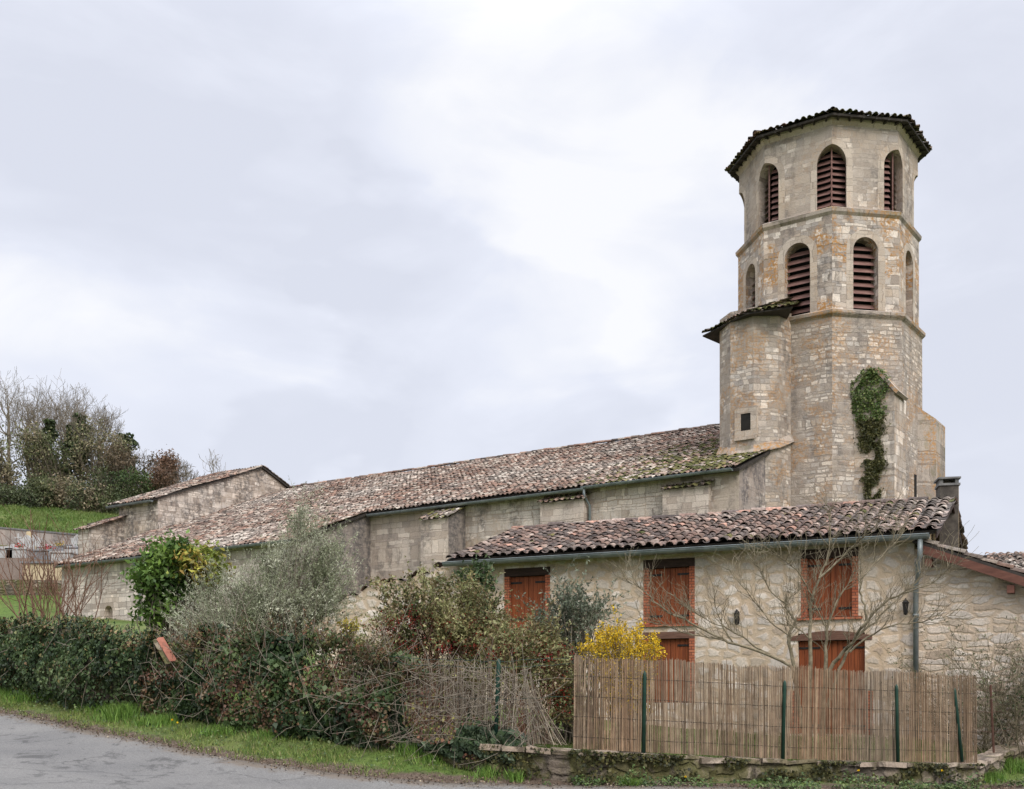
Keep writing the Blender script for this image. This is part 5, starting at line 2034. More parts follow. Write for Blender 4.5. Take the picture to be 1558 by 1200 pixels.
# ivy gathers low and towards the middle; dead creeper hangs on the rest
pr = 1 / (1 + np.exp(-(f1 * 8 + (.62 - h) * 2.4)))
isiv = rg.random(len(P)) < pr
col = np.where(isiv[:, None], pickn(IVY, P, rg, 1.5), pickn(RUS, P, rg, 1.8))
gr = (rg.random(len(P)) < np.clip((h - .60) * 2.6, 0, .85)) & ~isiv
col = np.where(gr[:, None], pickn(MIXG, P, rg, 1.6), col)
thin = isiv | gr | (rg.random(len(P)) < .75)
P, N3, col, isiv = P[thin], N3[thin], col[thin], isiv[thin]
leaves("foliage", P, np.where(isiv, rg.uniform(.06, .13, len(P)), rg.uniform(.035, .08, len(P))), col, t, rg, 'ivy', normal=N3, aspect=.75, tilt=.7, along=np.array([0, 0, -1.]), ajit=.8)
segs = []
for _ in range(380):
    i = rg.integers(0, len(P))
    p = P[i] + N3[i] * rg.uniform(-.12, .05)
    d = np.array([rg.normal(0, .6), rg.normal(0, .25), rg.normal(.2, .9)])
    m = p + d * rg.uniform(.15, .35)
    segs += [(p, m, .006, .005), (m, m + d * .25 + rg.normal(0, .12, 3), .005, .003)]
tubes("creeper_stems", segs, 'bark', t, 4)

hl = [(x, y, zt_ - .15, .5, .25, .18) for x, y, _, zt_ in hp2]
shoots(t, (-4, 18.8, .8), hl, 260, 14, .5, .06, MIXG + RUS[:3], rg, up=.5, droop=.08, aspect=.5, r=.004, twig='bark_red', part='straggling_leaves')

# ------------------------------------------------------------------ low wall under the fences
def fence_y(x):
    return 16.5 + (x - 1.97) * .436


WALLP = [(-1.5, 16.95, .45, .80), (-.85, 16.42, .40, .78), (0, 16.0, .30, .74), (.9, 15.92, .18, .69), (1.95, 16.37, .14, .60), (4.35, 17.42, .02, .44), (6.4, 18.30, -.08, .34), (7.7, 18.86, -.14, .28), (8.12, 19.05, -.16, .27)]
RETP = [(8.12, 19.05, -.2, .27), (8.75, 19.75, -.15, .38), (9.9, 21.1, -.05, .52), (12.5, 24, .0, .6)]


def rough_wall(poly, name, parent, seed, th=.34):
    P, s = along(poly)
    n = int(s[-1] / .06)
    q = np.linspace(0, s[-1], n)
    B = np.stack([np.interp(q, s, P[:, i]) for i in range(4)], 1)
    T = unit(np.gradient(B[:, :2], axis=0))
    Nn = np.stack([T[:, 1], -T[:, 0]], 1)
    rows = 12
    V, U = [], []
    for j in range(rows + 1):
        hh = j / rows
        for i in range(n):
            z = B[i, 2] - .25 + (B[i, 3] - .03 - B[i, 2] + .25) * hh
            c = mnoise.cell((q[i] * 3.1 + (int(z * 6) % 2) * .5, z * 6.2, seed))
            o = .05 * (c - .5) + .05 * mnoise.noise((q[i] * 5, z * 7, seed)) + .03 * mnoise.noise((q[i] * 14, z * 14, seed))
            V.append((B[i, 0] + Nn[i, 0] * o, B[i, 1] + Nn[i, 1] * o, z))
            U.append((q[i], z))
    for i in range(n):
        V.append((B[i, 0] - Nn[i, 0] * th, B[i, 1] - Nn[i, 1] * th, B[i, 3] - .03))
        U.append((q[i], B[i, 3] + th))
    I = np.arange((rows + 2) * n).reshape(rows + 2, n)
    Fa = np.stack([I[:-1, :-1].ravel(), I[:-1, 1:].ravel(), I[1:, 1:].ravel(), I[1:, :-1].ravel()], 1)
    fast(name, np.array(V), Fa, M['lowwall'], parent, uv=np.array(U))


rg = np.random.default_rng(61)
lw = thing("low_stone_wall", "low mossy rubble wall with worn coping stones carrying the reed fences", "wall", (4, 17.3, 0))
rough_wall(WALLP, "masonry", lw, 3)
rough_wall(RETP, "side_masonry", lw, 8)
g = G()
for poly in (WALLP, RETP):
    P_, s_ = along(poly)
    d = 0
    while d < s_[-1] - .15:
        L = rg.uniform(.28, .62)
        e = min(d + L, s_[-1])
        p = [np.interp(d + .012, s_, P_[:, i]) for i in range(4)]
        r_ = [np.interp(e - .012, s_, P_[:, i]) for i in range(4)]
        a_, b_ = Vector((p[0], p[1], p[3])), Vector((r_[0], r_[1], r_[3]))
        dd = (b_ - a_)
        nn = Vector((dd.y, -dd.x, 0)).normalized()
        o = rg.uniform(.0, .07)
        j = lambda s: Vector(rg.normal(0, s, 3))
        top = [a_ + nn * o + j(.012), b_ + nn * (o + rg.normal(0, .02)) + j(.012), b_ - nn * .36 + j(.02), a_ - nn * .36 + j(.02)]
        th = rg.uniform(.05, .09)
        low = [x - Vector((0, 0, th)) for x in top]
        g.poly(top)
        for k in range(4):
            g.poly([top[k], low[k], low[(k + 1) % 4], top[(k + 1) % 4]])
        d = e
cp = g.build("coping", M['coping'], lw)
# cushions of moss
P_, s_ = along(WALLP)
nm = 5200
q = rg.random(nm) * s_[-1]
B = np.stack([np.interp(q, s_, P_[:, i]) for i in range(4)], 1)
hh = 1 - rg.random(nm) ** 2 * .95
pm = np.array([mnoise.noise((a * 1.5, b * 1.6, 4)) for a, b in zip(q, hh)])
k = pm > .02
q, B, hh = q[k], B[k], hh[k]
dn_ = np.array([.399, -.917])
z = B[:, 2] + (B[:, 3] - B[:, 2]) * hh
oo = .04 + rg.uniform(0, .05, len(q))
P = np.stack([B[:, 0] + dn_[0] * oo, B[:, 1] + dn_[1] * oo, z - .01], 1)
leaves("moss", P, rg.uniform(.03, .07, len(q)), pick([(.035, .04, .012), (.06, .06, .018), (.10, .09, .03), (.025, .028, .010)], len(q), rg), lw, rg, normal=np.array([.4, -.9, .4]), aspect=.9)

# ------------------------------------------------------------------ reed fence with its posts and wires
def cane_arrays(base, top, r, rg, k=4):
    base, top = np.array(base), np.array(top)
    n = len(base)
    mid = (base + top) / 2 + rg.normal(0, .006, (n, 3))
    x = np.array([1., 0, 0]); y = np.array([0, 1., 0])
    an = np.arange(k) * 2 * PI / k
    ring = (x[None] * np.cos(an)[:, None] + y[None] * np.sin(an)[:, None])
    V = np.stack([p[:, None] + ring[None] * (r * s)[:, None, None] for p, s in ((base, 1.05), (mid, 1.0), (top, .85))], 1).reshape(-1, 3)
    b = (np.arange(n) * 3 * k)[:, None]
    j = np.arange(k)
    Fa = np.concatenate([np.stack([b + o + j, b + o + (j + 1) % k, b + o + k + (j + 1) % k, b + o + k + j], -1).reshape(-1, 4) for o in (0, k)])
    return V, Fa


CANE = [(.285, .19, .118), (.335, .235, .15), (.225, .15, .092), (.40, .305, .21), (.30, .195, .125), (.17, .118, .078)]
rg = np.random.default_rng(71)
fn = thing("reed_fence", "straight tan reed screen tied to green posts on top of the low wall", "fence", (4.4, 17.6, .45))
xs = np.arange(.90, 8.12, .0066) + rg.normal(0, .003, len(np.arange(.90, 8.12, .0066)))
tt = (xs - .9) / 7.22
zb_ = np.interp(xs, [.9, 4.37, 7.7, 8.12], [.70, .45, .29, .28])
ztp = np.interp(xs, [.9, 4.4, 8.12], [2.05, 1.915, 1.795]) + rg.normal(0, .013, len(xs)) + .016 * np.sin(xs * 3.1) + .010 * np.sin(xs * 8.3)
ztp = ztp + (rg.random(len(xs)) < .05) * rg.uniform(-.22, .07, len(xs))
lean = rg.normal(.0, .014, len(xs)) + (rg.random(len(xs)) < .02) * rg.normal(0, .06, len(xs)) + .015 * np.sin(xs * 1.7) - .03 * (tt > .93) * (tt - .93) / .07
yy = fence_y(xs)
keep = rg.random(len(xs)) > (.04 + .13 * (np.sin(xs * 2.7 + 1) > .6) + .06 * (np.sin(xs * 7.1) > .75))
dep = rg.normal(0, .008, len(xs)) + .02 * np.sin(xs * 2.2)
base = np.stack([xs, yy + dep, zb_], 1)[keep]
top = np.stack([xs + lean, yy + dep + .4 * lean, ztp], 1)[keep]
V, Fa = cane_arrays(base, top, rg.uniform(.0030, .0052, len(base)), rg)
band_ = np.array([1 + .22 * mnoise.noise((x_ * 1.3, 0, 0)) + .16 * mnoise.noise((x_ * 6, 0, 3)) for x_ in xs])[keep]
col = pick(CANE, len(base), rg, [.25, .25, .15, .12, .15, .08]) * band_[:, None]
gw = np.array([max(0, min(.7, .25 + mnoise.noise((x_ * .9, 4, 0)) * 1.2)) for x_ in base[:, 0]])[:, None]
col = col * (1 - gw) + col.mean(1, keepdims=True) * np.array([[1.22, 1.0, .76]]) * gw
fast("reed_screen", V, Fa, M['cane'], fn, np.concatenate([np.repeat(col, 4, axis=0), np.repeat(col, 4, axis=0)]))
for k, fr_ in enumerate((.10, .32, .54, .76)):
    segs = []
    for side in (-.008, .008):
        pts = []
        for x in np.arange(.9, 8.13, .12):
            z0_ = np.interp(x, [.9, 4.37, 7.7, 8.12], [.70, .45, .29, .28])
            z1_ = np.interp(x, [.9, 4.4, 8.12], [2.05, 1.915, 1.795])
            pts.append((x, fence_y(x) + side + .02 * math.sin(x * 2.2), z0_ + (z1_ - z0_) * (fr_ + .03) + rg.normal(0, .004)))
        segs += [(np.array(p), np.array(q), .0028, .0028) for p, q in zip(pts, pts[1:])]
    tubes("wire", segs, 'iron', fn, 4)
for (u0, v0, u1, v1, x) in ((981, 1021, 979, 1147, 1.97), (1194, 1035, 1191, 1154, 4.37), (1364, 1041, 1366, 1156, 6.39), (1452, 1046, 1464, 1156, 7.70)):
    Y = fence_y(x) - .045
    a, b = at(u1, v1 + 3, Y), at(u0, v0, Y)
    g = G()
    g.tube([a, a.lerp(b, .93), a.lerp(b, .97), b], [.030, .030, .026, .010], 8)
    g.build("post", M['post'], fn, smooth=True)
# old collapsed reed screen
fo = thing("old_reed_screen", "broken grey reed screen with leaning stalks caught in creepers", "fence", (-.6, 16.7, .7))
ob, ot = [], []
for x in np.arange(-2.7, .55, .0135):
    Y = np.interp(x, [-2.7, -1.7, -.85, 0, .9], [17.75, 17.25, 16.75, 16.4, 16.2])
    dens = np.interp(x, [-2.7, -2.2, -1.2, -.6, -.2, .1, .55], [.35, .55, .5, .75, .6, .9, .7]) * (.35 + .9 * (mnoise.noise((x * 2.3, 1, 0)) > -.2))
    if rg.random() > dens:
        continue
    zb = np.interp(x, [-2.7, -1.7, -.85, 0, .9], [.9, .85, .8, .76, .72])
    zt = np.interp(x, [-2.7, -1.7, -.9, -.2, .2, .55], [2.1, 2.12, 2.08, 2.0, 1.95, 1.35]) - abs(rg.normal(0, .16)) * (1 + (x > 0))
    ln = rg.normal(.03, .05)
    if x > .05:                                          # fan of stalks slumped to the right
        ln = -.15 - (x - .05) * .55 + rg.normal(0, .06)
        ob.append((x + .18 + (x - .05) * .35, Y + rg.normal(0, .05), zb))
        ot.append((x + .18 + ln * .6, Y + rg.normal(0, .05), zt))
    else:
        ob.append((x, Y + rg.normal(0, .03), zb - .02))
        ot.append((x + ln, Y + rg.normal(0, .03), zt))
V, Fa = cane_arrays(ob, ot, rg.uniform(.005, .0085, len(ob)), rg)
col = pick([(.24, .195, .14), (.30, .25, .185), (.19, .15, .11), (.36, .31, .24), (.14, .11, .085)], len(ob), rg)
fast("reed_screen", V, Fa, M['cane'], fo, np.concatenate([np.repeat(col, 4, axis=0), np.repeat(col, 4, axis=0)]))
for (u0, v0, u1, v1, Y) in ((759, 1002, 754, 1134, 16.3), (529, 1040, 524, 1080, 17.5)):
    g = G()
    a, b = at(u1, v1, Y), at(u0, v0, Y)
    g.tube([a, a.lerp(b, .97), b], [.032, .032, .012], 8)
    g.build("post", M['post'], fo, smooth=True)
segs = []
for v_ in (1002, 1012, 1060):
    pts = [np.array(W3(u, v_ + rg.normal(0, 1) + 4 * math.sin((u - 650) / 60), np.interp(u, [560, 757, 875], [17.2, 16.35, 16.1]))) for u in np.arange(590, 876, 12)]
    segs += [(a, b, .0035, .0035) for a, b in zip(pts, pts[1:])]
tubes("wire", segs, 'post', fo, 4)
# creepers hanging in the old screen
cr_ = thing("creeper_mass", "ivy and dead bramble scrambling over the foot of the broken reed screen", "creeper", (-1.4, 16.9, .7))
cpoly = [(-2.75, 17.75, .70, 1.75), (-1.75, 17.2, .62, 1.72), (-1.1, 16.75, .56, 1.35), (-.5, 16.4, .5, 1.0), (.1, 16.15, .42, .82)]
P, N3, q, h = hedge_points(cpoly, 9000, rg, .22)
f1 = np.array([mnoise.noise((a * 1.3 + 1, b * 1.5, 3)) for a, b in zip(q, h)])
isiv = (f1 + (.45 - h) * .5 + .10 * np.sin(q * 2.5)) > 0
keep = isiv | (rg.random(len(P)) < .28)
P, N3, isiv = P[keep], N3[keep], isiv[keep]
col = np.where(isiv[:, None], pick([(.03, .052, .024), (.05, .08, .035), (.085, .115, .06), (.02, .034, .015)], len(P), rg), pick(RUS + [(.22, .2, .06)], len(P), rg))
leaves("foliage", P, np.where(isiv, rg.uniform(.06, .14, len(P)), rg.uniform(.03, .07, len(P))), col, cr_, rg, 'ivy', normal=N3, aspect=.85, tilt=.5, along=np.array([0, 0, -1.]), ajit=.7)
segs = []
for _ in range(420):
    x = rg.uniform(-2.7, .4)
    Y = np.interp(x, [-2.7, -1.7, -.85, 0, .9], [17.6, 17.1, 16.6, 16.25, 16.1]) - rg.random() * .25
    p = np.array([x, Y, rg.uniform(.7, 1.9)])
    d = np.array([rg.normal(0, .8), rg.normal(0, .2), rg.normal(-.1, .7)])
    for s in range(3):
        m = p + d * rg.uniform(.10, .2)
        segs.append((p, m, .0055 - s * .001, .0045 - s * .001))
        p, d = m, d + rg.normal(0, .35, 3)
tubes("bramble_stems", segs, 'bark', cr_, 4)

# ------------------------------------------------------------------ shrubs and trees in the garden
rg = np.random.default_rng(81)


def lob(u, v, ru, rv, Y, dy=0.5):
    p = at(u, v, Y)
    return (p.x, p.y, p.z, ru * Y / F, max(dy, ru * Y / F * .7), rv * Y / F)


OLIVE = [(.29, .31, .20), (.40, .41, .30), (.22, .245, .145), (.50, .50, .39), (.16, .185, .10)]
Y = 23.0
ol = [lob(456, 808, 18, 30, Y), lob(482, 842, 32, 34, Y), lob(420, 868, 46, 34, Y), lob(496, 890, 40, 56, Y), lob(362, 900, 44, 26, Y), lob(430, 930, 90, 44, Y), lob(312, 915, 26, 22, Y), lob(385, 958, 95, 30, Y), lob(300, 955, 40, 24, Y)]
t = bushy("olive_tree", "silvery grey-green olive tree spreading in front of the church chapel", "tree", (-5.0, Y, gz(-5.0, Y)), ol,
          15000, OLIVE, .075, rg, clump=45, cr=.15, aspect=.22, tw=.5, along=np.array([0, 0, 1.0]), ajit=.75, tr=.008, shell=.25)
shoots(t, (-5.0, Y, gz(-5.0, Y)), ol, 1150, 30, .75, .075, OLIVE, rg, up=.75, aspect=.2, r=.004)
segs = []
limb([(-5.0, Y, gz(-5, Y) - .1), (-4.95, Y, 2.6), (-5.0, Y, 3.4)], .10, .05, segs, rg)
limb([(-4.9, Y, 2.3), (-4.5, Y, 3.3), (-4.45, Y, 4.4)], .06, .02, segs, rg)
limb([(-4.95, Y, 2.4), (-5.6, Y, 3.2), (-5.9, Y, 3.7)], .06, .02, segs, rg)
tubes("trunk", segs, 'bark', t, 7)
Y = 25.5
t = bushy("evergreen_tree", "bright green leafy tree with yellowing leaf tips left of the olive tree", "tree", (-7.8, Y, gz(-7.8, Y)),
          [lob(258, 850, 34, 26, Y), lob(240, 880, 34, 26, Y), lob(268, 895, 42, 32, Y), lob(225, 870, 16, 12, Y), lob(275, 835, 10, 16, Y), lob(250, 925, 36, 30, Y)],
          6500, [(.065, .12, .024), (.10, .175, .034), (.17, .26, .055), (.04, .08, .02)], .15, rg, clump=26, cr=.16, aspect=.5, tw=.6, shell=.4)
t = bushy("yellowing_shrub", "yellow-green shrub with reddish tips between the green tree and the olive", "shrub", (-6.8, 25.2, gz(-6.8, 25.2)),
          [lob(300, 850, 26, 20, 25.2), lob(318, 868, 22, 22, 25.2), lob(290, 868, 20, 16, 25.2)],
          1800, [(.20, .23, .04), (.15, .20, .035), (.30, .29, .05), (.30, .20, .05)], .14, rg, clump=24, cr=.15, aspect=.45, tw=.7, shell=.3)
# shrub with red berries
Y = 19.6
PYR = [(.12, .14, .05), (.18, .19, .075), (.26, .26, .115), (.07, .085, .032), (.32, .30, .14), (.20, .14, .07)]
def berries(t, lobes, n, rg):
    P, c, idx = lobe_points(lobes, n, rg, 14, .075, .5)
    V, Fa = leaf_arrays(P, .032, rg, aspect=1.0, fold=.3)
    fast("berries", V, Fa, M['petal'], t, pick([(.20, .012, .012), (.28, .03, .02), (.13, .01, .012)], len(P), rg))


l1 = [lob(618, 900, 36, 18, Y), lob(662, 898, 40, 22, Y), lob(712, 906, 34, 28, Y), lob(752, 960, 30, 24, Y), lob(655, 930, 70, 30, Y), lob(590, 945, 30, 16, Y), lob(690, 965, 80, 34, Y), lob(738, 935, 22, 34, Y), lob(610, 985, 45, 22, Y), lob(640, 1020, 60, 24, Y), lob(730, 1015, 60, 36, Y), lob(560, 985, 22, 18, Y)]
t = bushy("berry_shrub", "large olive-green shrub full of dark red berries in front of the ruined wall", "shrub", (-1.4, Y, gz(-1.4, Y)), l1, 9500, PYR, .08, rg, clump=22, cr=.12, aspect=.42, tw=.35, shell=.3, tr=.006, twig='bark_red')
shoots(t, (-1.4, Y, gz(-1.4, Y)), l1, 330, 22, .52, .075, PYR, rg, up=.35, droop=.12, aspect=.42, twig='bark_red', r=.0045)
berries(t, [lob(640, 945, 85, 18, Y), lob(710, 955, 60, 22, Y), lob(680, 985, 90, 20, Y), lob(600, 960, 45, 16, Y)], 2600, rg)
Y = 18.3
l2 = [lob(770, 968, 40, 22, Y), lob(820, 970, 40, 20, Y), lob(790, 985, 60, 30, Y), lob(840, 1000, 40, 28, Y), lob(780, 1030, 70, 35, Y), lob(850, 1050, 30, 50, Y)]
t = bushy("berry_shrub", "smaller berry-laden shrub filling the gap behind the broken reeds and the green post", "shrub", (.2, Y, gz(.2, Y)), l2, 4500, PYR, .075, rg, clump=22, cr=.12, aspect=.42, tw=.35, shell=.3, tr=.006, twig='bark_red')
shoots(t, (.2, Y, gz(.2, Y)), l2, 200, 20, .6, .07, PYR, rg, up=.35, droop=.10, aspect=.42, twig='bark_red', r=.004)
berries(t, [lob(790, 985, 65, 22, Y), lob(830, 1000, 40, 25, Y), lob(850, 1060, 25, 40, Y)], 1700, rg)
Y = 19.0
l3 = [lob(865, 920, 22, 25, Y), lob(880, 945, 36, 24, Y), lob(845, 955, 40, 24, Y), lob(905, 935, 22, 12, Y), lob(868, 985, 48, 24, Y)]
GGR = [(.10, .12, .08), (.15, .17, .115), (.21, .22, .16), (.07, .085, .055)]
t = bushy("grey_green_shrub", "grey-green arching shrub standing against the house left of the yellow forsythia", "shrub", (1.1, Y, gz(1.1, Y)), l3, 1800,
          GGR, .085, rg, clump=22, cr=.14, aspect=.38, tw=.9, shell=.3)
shoots(t, (1.1, Y, gz(1.1, Y)), l3, 130, 22, .7, .085, GGR, rg, up=.5, droop=.10, aspect=.36, r=.0045)
bushy("laurel_shoots", "upright dark green leafy shoots against the house wall beside the left shutters", "shrub", (-.9, 22.5, gz(-.9, 22.5)),
      [lob(722, 865, 7, 24, 22.5, .15), lob(735, 885, 14, 24, 22.5, .2), lob(708, 880, 12, 18, 22.5, .2), lob(725, 925, 20, 25, 22.5, .3)], 1500,
      [(.035, .06, .022), (.06, .095, .035), (.10, .14, .06)], .12, rg, clump=18, cr=.09, aspect=.4, tw=.9, shell=.2)
# forsythia: arching stems lined with flowers
Y = 17.9
t = thing("forsythia", "bright yellow forsythia in flower behind the left end of the reed fence", "shrub", (1.9, Y, gz(1.9, Y)))
segs, FP = [], []
b0 = np.array([1.95, Y, gz(1.95, Y)])
for _ in range(150):
    an = rg.normal(0, .42)
    tgt = np.array(W3(950 + 50 * math.sin(an * 1.5) + rg.normal(0, 9), 1004 - 40 * abs(rg.normal(.55, .3)) * max(.3, math.cos(an * 1.1)), Y + rg.normal(0, .35)))
    s = b0 + np.array([rg.normal(0, .12), rg.normal(0, .12), 0])
    m = s * .45 + tgt * .55 + np.array([0, 0, .08])
    K = limb([s, m, tgt, tgt + (tgt - m) * .25 + np.array([0, 0, -.05])], .006, .002, segs, rg, 5, .012)
    for i in range(4, len(K)):
        for _k in range(int(rg.integers(3, 9))):
            FP.append(K[i] + rg.normal(0, .026, 3))
tubes("stems", segs, 'bark', t, 4)
FP = np.array(FP)
leaves("flowers", FP, rg.uniform(.03, .05, len(FP)), pick([(.66, .43, .02), (.74, .53, .035), (.52, .33, .015), (.24, .19, .04)], len(FP), rg, var=.1), t, rg, 'petal', aspect=.6)
bushy("yellow_sprig", "small yellow-leaved sprig beside the olive at the end of the ruined wall", "shrub", (-2.9, 18.4, gz(-2.9, 18.4)),
      [lob(533, 955, 9, 14, 18.4, .15), lob(529, 975, 12, 12, 18.4, .15)], 420, [(.45, .33, .04), (.30, .27, .05), (.2, .2, .05)], .07, rg, clump=16, cr=.06, aspect=.5, tw=.9)

# bare spreading tree in front of the house
rg = np.random.default_rng(91)
TY = 20.2
t = thing("bare_spreading_tree", "leafless many-stemmed tree with long spreading branches in front of the house", "tree", (5.6, TY, gz(5.6, TY)))
LIMBS = [
    [(1225, 1120), (1213, 1060), (1207, 1014), (1201, 982), (1199, 966), (1211, 945), (1199, 930), (1193, 916), (1209, 903), (1222, 893)],
    [(1213, 1040), (1207, 1013), (1150, 988), (1117, 980), (1088, 968), (1050, 947), (1025, 935), (1002, 920), (982, 903), (972, 893), (957, 886)],
    [(1172, 995), (1147, 984), (1130, 968), (1110, 958), (1083, 947), (1058, 932), (1043, 920)],
    [(1100, 974), (1088, 971), (1058, 967), (1033, 960), (1005, 949), (977, 944)],
    [(1233, 1120), (1231, 1016), (1232, 972), (1233, 942), (1236, 907), (1246, 880), (1257, 856), (1262, 834), (1263, 800), (1262, 780)],
    [(1246, 880), (1272, 857), (1295, 834), (1308, 821), (1325, 805), (1345, 788)],
    [(1250, 1120), (1255, 1018), (1257, 984), (1258, 957), (1268, 923), (1284, 896), (1295, 882)],
    [(1252, 1060), (1262, 1017), (1283, 992), (1297, 978), (1318, 944), (1352, 909), (1383, 900), (1427, 884), (1442, 862)],
    [(1258, 1075), (1276, 1018), (1293, 984), (1314, 959), (1339, 938), (1364, 911), (1385, 895), (1400, 880)],
    [(1293, 992), (1318, 969), (1354, 951), (1395, 947), (1423, 942), (1452, 936)],
    [(1318, 944), (1315, 919), (1308, 900), (1310, 882), (1331, 856), (1352, 836), (1366, 821), (1376, 808)],
    [(1236, 907), (1222, 880), (1205, 862), (1190, 848), (1170, 838)],
    [(1199, 966), (1170, 945), (1150, 915), (1128, 890), (1112, 868)],
    [(1193, 916), (1170, 896), (1158, 870), (1150, 850)],
    [(1232, 972), (1215, 955), (1190, 950)],
    [(1258, 957), (1245, 930), (1238, 915)],
    [(1117, 980), (1100, 955), (1090, 925), (1085, 900)],
]
segs, tips = [], []
for i, L in enumerate(LIMBS):
    dy = rg.normal(0, .15)
    slope_ = rg.normal(0, .10)
    pts = [np.array(W3(u, v, TY + (dy + slope_ * j) * min(1, j / 4))) for j, (u, v) in enumerate(L)]
    r0 = {0: .046, 1: .032, 2: .020, 3: .015, 4: .044, 5: .020, 6: .046, 7: .042, 8: .034, 9: .020, 10: .022}.get(i, .014)
    own = []
    K = limb(pts, r0, .0045, own, rg, 3, .010)
    tubes("limb", own, 'bark_pale', t, 7)
    for j in range(int(len(K) * .30), len(K)):
        for _ in range(2 if rg.random() < .7 else 3):
            d = unit(K[min(j + 1, len(K) - 1)] - K[max(j - 1, 0)])
            s = unit(rg.normal(size=3) * np.array([1, .7, 1]))
            nd = d * .7 + s * .65 + np.array([0, 0, .35])
            grow(K[j], nd, rg.uniform(.22, .60), .0060, 1, rg, segs, tips, up=.10, kink=.20, nseg=4, kids=2, ratio=.66, spread=.7, rmin=.0024)
tubes("crown", segs, 'bark_pale', t, 4)


def stem_shrub(name, label, base, spread, Hh, n, mat, rg, lean=0.0, sprd=.42, depth=1, r=.008, leafy=None, arch_=.0):
    t = thing(name, label, "shrub", tuple(base))
    segs, tips = [], []
    for _ in range(n):
        s = np.array(base) + np.array([rg.normal(0, spread * .28), rg.normal(0, spread * .2), 0])
        d = np.array([rg.normal(lean, spread * sprd), rg.normal(0, spread * .25), 1.0])
        grow(s, d, Hh * rg.uniform(.5, .8), r * rg.uniform(.7, 1.3), depth, rg, segs, tips, up=.05 - arch_, kink=.10, nseg=5, kids=2, ratio=.55, spread=.5, rmin=.0028)
    tubes("stems", segs, mat, t, 4)
    if leafy:
        k, pal, sz = leafy
        tp = np.array(tips)
        P = tp[rg.integers(0, len(tp), k)] + rg.normal(0, .06, (k, 3))
        leaves("foliage", P, sz, pick(pal, k, rg), t, rg, aspect=.4)
    return t


stem_shrub("twiggy_shrub", "dense tangled twiggy shrub at the right edge against the lean-to wall", (9.4, 20.9, .35), 1.5, 2.1, 75, 'bark_pale', rg, depth=2, r=.010,
           leafy=(2600, [(.10, .12, .05), (.15, .16, .08), (.07, .085, .04)], .06), arch_=.05)
stem_shrub("twiggy_shrub", "dark ivy-clogged shrub low at the right edge above the wall corner", (10.2, 21.3, .4), 1.2, 1.3, 45, 'bark', rg, depth=2, r=.010,
           leafy=(2600, [(.03, .045, .02), (.05, .07, .03)], .09), arch_=.09)
stem_shrub("reddish_shrub", "leafless shrub of upright reddish stems rising behind the ivy wall at far left", W3(75, 965, 28.5), 1.4, 2.9, 46, 'bark_red', rg, depth=1, r=.014, sprd=.22)
t = thing("rusty_post", "thin rusty metal post standing on the wall corner right of the reed fence", "post", W3(1512, 1140, 19.9))
g = G()
g.tube([at(1512, 1145, 19.9), at(1507, 1042, 19.9)], .02, 6)
g.build("shaft", M['rust'], t)
segs = []
for v_ in (1046, 1078, 1108):
    p_, q_ = np.array(W3(1456, v_, 19.0)), np.array(W3(1508, v_ + 6, 19.9))
    r_ = np.array(W3(1600, v_ - 8, 22.5))
    segs += [(p_, q_, .004, .004), (q_, r_, .004, .004)]
tubes("wire", segs, 'rust', t, 4)

# ------------------------------------------------------------------ verge: grass, weeds, dandelions
rg = np.random.default_rng(101)


def blades(name, X, Yv, H, col, rg, kind='stuff', w=.006, lean=.35):
    n = len(X)
    z = gz_arr(X, Yv)
    P = np.stack([X, Yv, z - .01], 1)
    an = rg.random(n) * 2 * PI
    side = np.stack([np.cos(an), np.sin(an), np.zeros(n)], 1) * (w * rg.uniform(.7, 1.4, n))[:, None]
    d = rg.normal(0, lean, (n, 3)) * np.array([1, 1, 0]) + np.array([0, 0, 1])
    m = P + d * (H * .55)[:, None]
    d2 = d + rg.normal(0, lean, (n, 3)) * np.array([1, 1, .3])
    tip = m + d2 * (H * .45)[:, None]
    V = np.stack([P - side, P + side, m + side * .7, tip, m - side * .7], 1).reshape(-1, 3)
    Fa = np.arange(5 * n).reshape(n, 5)
    return fast(name, V, Fa, M['leaf'], None, col, kind=kind)


nb = 110000
i = rg.integers(0, len(EC), nb * 3)
i = i[(EC[i, 0] > -15.5) & (EC[i, 0] < 1.0)][:nb]
d = .10 + 2.6 * rg.random(len(i)) ** 1.25
P = EC[i] + EN[i] * d[:, None] + ET[i] * rg.uniform(-.14, .14, (len(i), 1)) + rg.normal(0, .06, (len(i), 2))
pn = np.array([mnoise.noise((x * 1.4, y * 1.4, 3)) + .6 * mnoise.noise((x * 4.2, y * 4.2, 6)) for x, y in P])
k = rg.random(len(P)) < np.clip(.12 + d * .9 + pn * .9, .03, 1) * np.where(d < .35, .6, 1) * np.clip((.4 - P[:, 0]) / 1.5, 0, 1)
P, d, pn = P[k], d[k], pn[k]
H = rg.uniform(.025, .065, len(P)) * (1 + .4 * np.clip(d, 0, 1.5)) * (1 + .8 * np.clip(pn, -.5, 1))
col = pick([(.10, .16, .035), (.16, .22, .05), (.22, .26, .075), (.07, .11, .03), (.28, .25, .12)], len(P), rg, [.25, .3, .22, .1, .13])
col *= (.92 + .35 * pn)[:, None].clip(.55, 1.4)
blades("verge_grass", P[:, 0], P[:, 1], H, col, rg)
